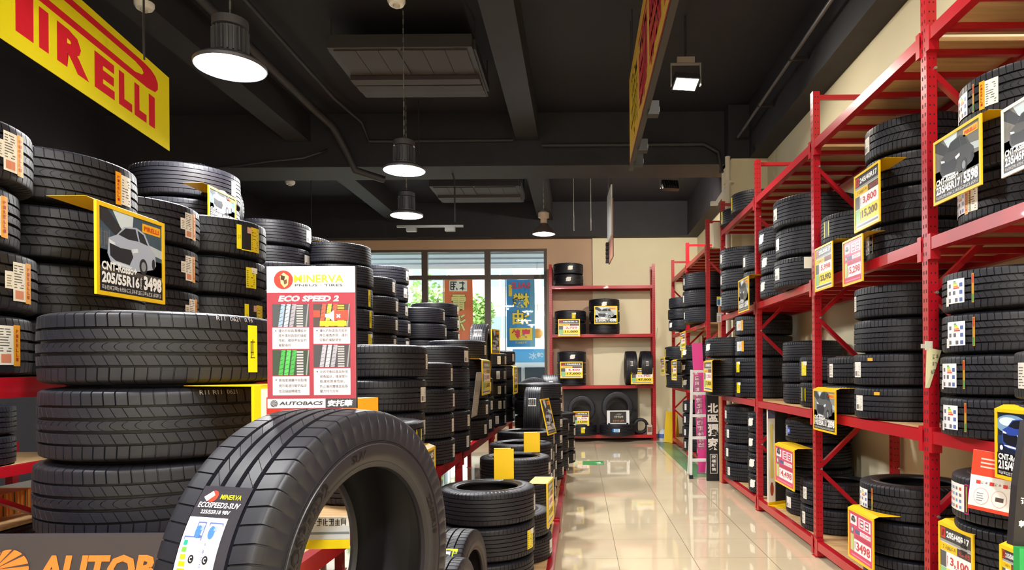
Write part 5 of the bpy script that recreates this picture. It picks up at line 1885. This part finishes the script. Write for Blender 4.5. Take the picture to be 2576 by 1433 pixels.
for i in range(2):
    a.disc(-w * .22 + i * w * .4, h * .24, w * .17, '#e6a8a0', 2, h * .14)
    a.disc(-w * .22 + i * w * .4, h * .24, w * .16, '#f6f2f0', 3, h * .132)
a.rect(w * .1, h * .2, w * .28, h * .27, '#5a4a48', 4)
a.lines(-w * .32, h * .16, -w * .12, h * .32, 4, '#8a8a9a', 4, .35)
mb = MB().box(-w / 2, 0, 0, w / 2, .0015, h, WHITE)
a.emit(mb, flat_xz(.0006, -.0008))
mb.build('sheet', t)
t.rotation_euler[1] = .1

# paper tag taped to the second post
t = thing('paper_tag', 'yellowish paper tag taped to the second rack post', 'tag', (1.885, 3.60, 0), .2)
A, B = at(2320, 865, 3.6), at(2315, 975, 3.6)
t.location = (1.86, 3.585, B.z)
h = A.z - B.z
mb = MB()
mb.add([(-.03, 0, 0), (-.005, 0, 0), (.06, -.012, h * .85), (-.02, 0, h * .92)], [(0, 1, 2, 3)], paint('#efe8b8'))
mb.add([(-.03, .001, 0), (-.02, .001, h * .92), (.06, -.011, h * .85), (-.005, .001, 0)], [(0, 1, 2, 3)], paint('#efe8b8'))
mb.box(-.03, -.002, h * .86, .015, .002, h * 1.06, paint('#e9e4d2'))
mb.box(-.055, -.001, h * .9, -.03, .001, h * 1.0, paint('#d9d4c4'))
mb.build('paper', t)
a = Art()
for i in range(3):
    a.glyphs(-.012 + .006 * (3 - i), h * (.66 - .17 * i), .022 + .006 * (3 - i), h * (.76 - .17 * i), 2, '#55503c', 0, i)
mb = MB()
a.emit(mb, lambda x, y, L: (x, -.012, y))
mb.build('writing', t)
t = thing('paper_tag', 'small cream paper tag on the third rack post', 'tag', tuple(at(2032, 660, 5.34)))
MB().box(-.03, -.002, -.045, .03, .0, .045, paint('#ece6d4')).build('paper', t)
for i, (u, v, lab) in enumerate(((1812, 757, 'blue and white paper slip at the far post, upper shelf'), (1812, 798, 'pale paper slip below the blue one at the far post'))):
    p = at(u, v, 8.862)
    t = thing('paper_slip', lab, 'paper', (p.x, 8.862, p.z), 0)
    a = Art().rect(-.045, -.06, .045, .06, '#dfe2e6', 0)
    a.rect(-.045, .03, .045, .06, ('#e3d83a', '#c8ccc4')[i], 1)
    a.rect(-.04, -.05, .0, .02, ('#3f6f9c', '#b4b0a4')[i], 1)
    mb = MB().box(-.045, 0, -.06, .045, .001, .06, WHITE)
    a.emit(mb, flat_xz(.0006, -.0006))
    mb.build('paper', t)

# black and green stand cut by the frame edge
t = thing('product_stand', 'black stand over a green base at the frame edge', 'stand', (1.292, 2.0, 0))
def prism(pts, y0, y1, m):
    mb = MB()
    n = len(pts)
    vs_ = [(x, y0, z) for x, z in pts] + [(x, y1, z) for x, z in pts]
    fs = [tuple(range(n)), tuple(range(2 * n - 1, n - 1, -1))] + [(i, i + n, (i + 1) % n + n, (i + 1) % n) for i in range(n)]
    mb.add(vs_, fs, m)
    return mb
q = lambda u, v: (at(u, v, 2.0).x - 1.28, at(u, v, 2.0).z)
b0 = q(2538, 1372)
prism([b0, (b0[0] + .35, b0[1] - .03), (b0[0] + .35, q(2576, 960)[1]), q(2572, 1060), q(2549, 1222)], 0, .03, mat('stand_charcoal', '#241f23', .45)).build('panel', t)
prism([(b0[0], 0), (b0[0] + .35, 0), (b0[0] + .35, b0[1] - .03), b0], -.03, -.001, mat('stand_green', '#1f9a4c', .4)).build('base', t)
a = Art()
for i, (v, s) in enumerate(((1268, '適用'), (1326, '乾濕'))):
    x, z = q(2557 - 5 * i, v)
    a.text(s, x, z, .021, '#eceaea', .055, 1, .03)
a.frame(q(2569, 1400)[0], .9, q(2569, 1400)[0] + .2, q(2569, 1420)[1], .004, '#d8efe0', 1)
mb = MB()
a.emit(mb, lambda x, y, L: (x, -.031 if y < .95 else -.001, y))
mb.build('lettering', t)

# striped cartons below the wall rack shelf
for k in range(6):
    orange = k < 4
    y = 3.86 + .30 * k
    t = thing('striped_carton', ('orange striped carton %s on the wall rack' % ['nearest the panel', 'second along', 'third along', 'fourth along'][k]).replace('nearest', 'closest to') if orange else ('green and white carton %s on the wall rack' % ['beside the orange ones', 'at the end of the row'][k - 4]), 'carton', (-3.98, y, .515), pi / 2, 'striped cartons')
    MB().box(-.145, 0, 0, .145, .3, .16, paint('#e8782c' if orange else '#dfe6dc')).build('box', t)
    a = Art()
    r = random.Random(k)
    for i in range(9):
        x = -.14 + i * .031
        a.rect(x, .004, x + .012, .156, (('#f0a83c', '#3f5a2c', '#f4c060')[i % 3] if orange else ('#3fae4c', '#1d2a1e')[i % 2]), 0)
    mb = MB()
    a.emit(mb, flat_xz(.0008, -.0008))
    mb.build('printed_side', t)
o = MB().box(-4.36, 3.6, .495, -3.72, 5.6, .513, PLY).build('shelf_board')
o.parent = bpy.data.objects['pallet_rack.002']

# things at the foot of the back wall
t = thing('caution_wedge', 'yellow folding caution stand by the back wall', 'caution stand', (at(1690, 1100, 13.95).x, 13.95, 0))
YB2 = mat('caution_yellow', '#f0c818', .4)
MB().bar((-.06, -.10, 0), (.0, .0, .62), .24, .012, YB2, (0, 1, 0)).build('front_leaf', t)
MB().bar((.06, .12, 0), (.0, .02, .62), .24, .012, YB2, (0, 1, 0)).build('rear_leaf', t)
t = thing('detergent_box', 'white and blue jug beside the back rack foot', 'jug', (at(1667, 1100, 14.4).x, 14.4, 0))
MB().lathe([(0, 0), (.09, .0), (.095, .03), (.095, .16), (.07, .2), (.03, .22), (.03, .25), (0, .25)], mat('jug', '#c9d0d8', .4), 20).build('body', t, 40)
MB().lathe([(.0965, .04), (.0965, .13)], paint('#4a6fb0'), 20).build('wrap', t)
o = MB().box(at(1627, 1090, 14.3).x, 14.22, .13, at(1640, 1090, 14.3).x, 14.36, .33, paint('#c7b9a4')).build('small_carton')
tag(o, 'small cream carton beside the small tyre on the back rack floor', 'carton')
MB().box(at(1627, 1090, 14.3).x + .01, 14.219, .18, at(1640, 1090, 14.3).x - .01, 14.2195, .29, paint('#8a5a50')).build('printed_side', o)
mb = MB().tube([(1.62, 14.69, .02), (1.66, 14.69, .9), (1.60, 14.69, 1.6), (1.70, 14.69, 2.4)], .006, paint('#b8aa92'), 6)
o = mb.build('wall_cable', None, 50)
tag(o, 'cream cable running up the back wall beside the rack', 'cable')
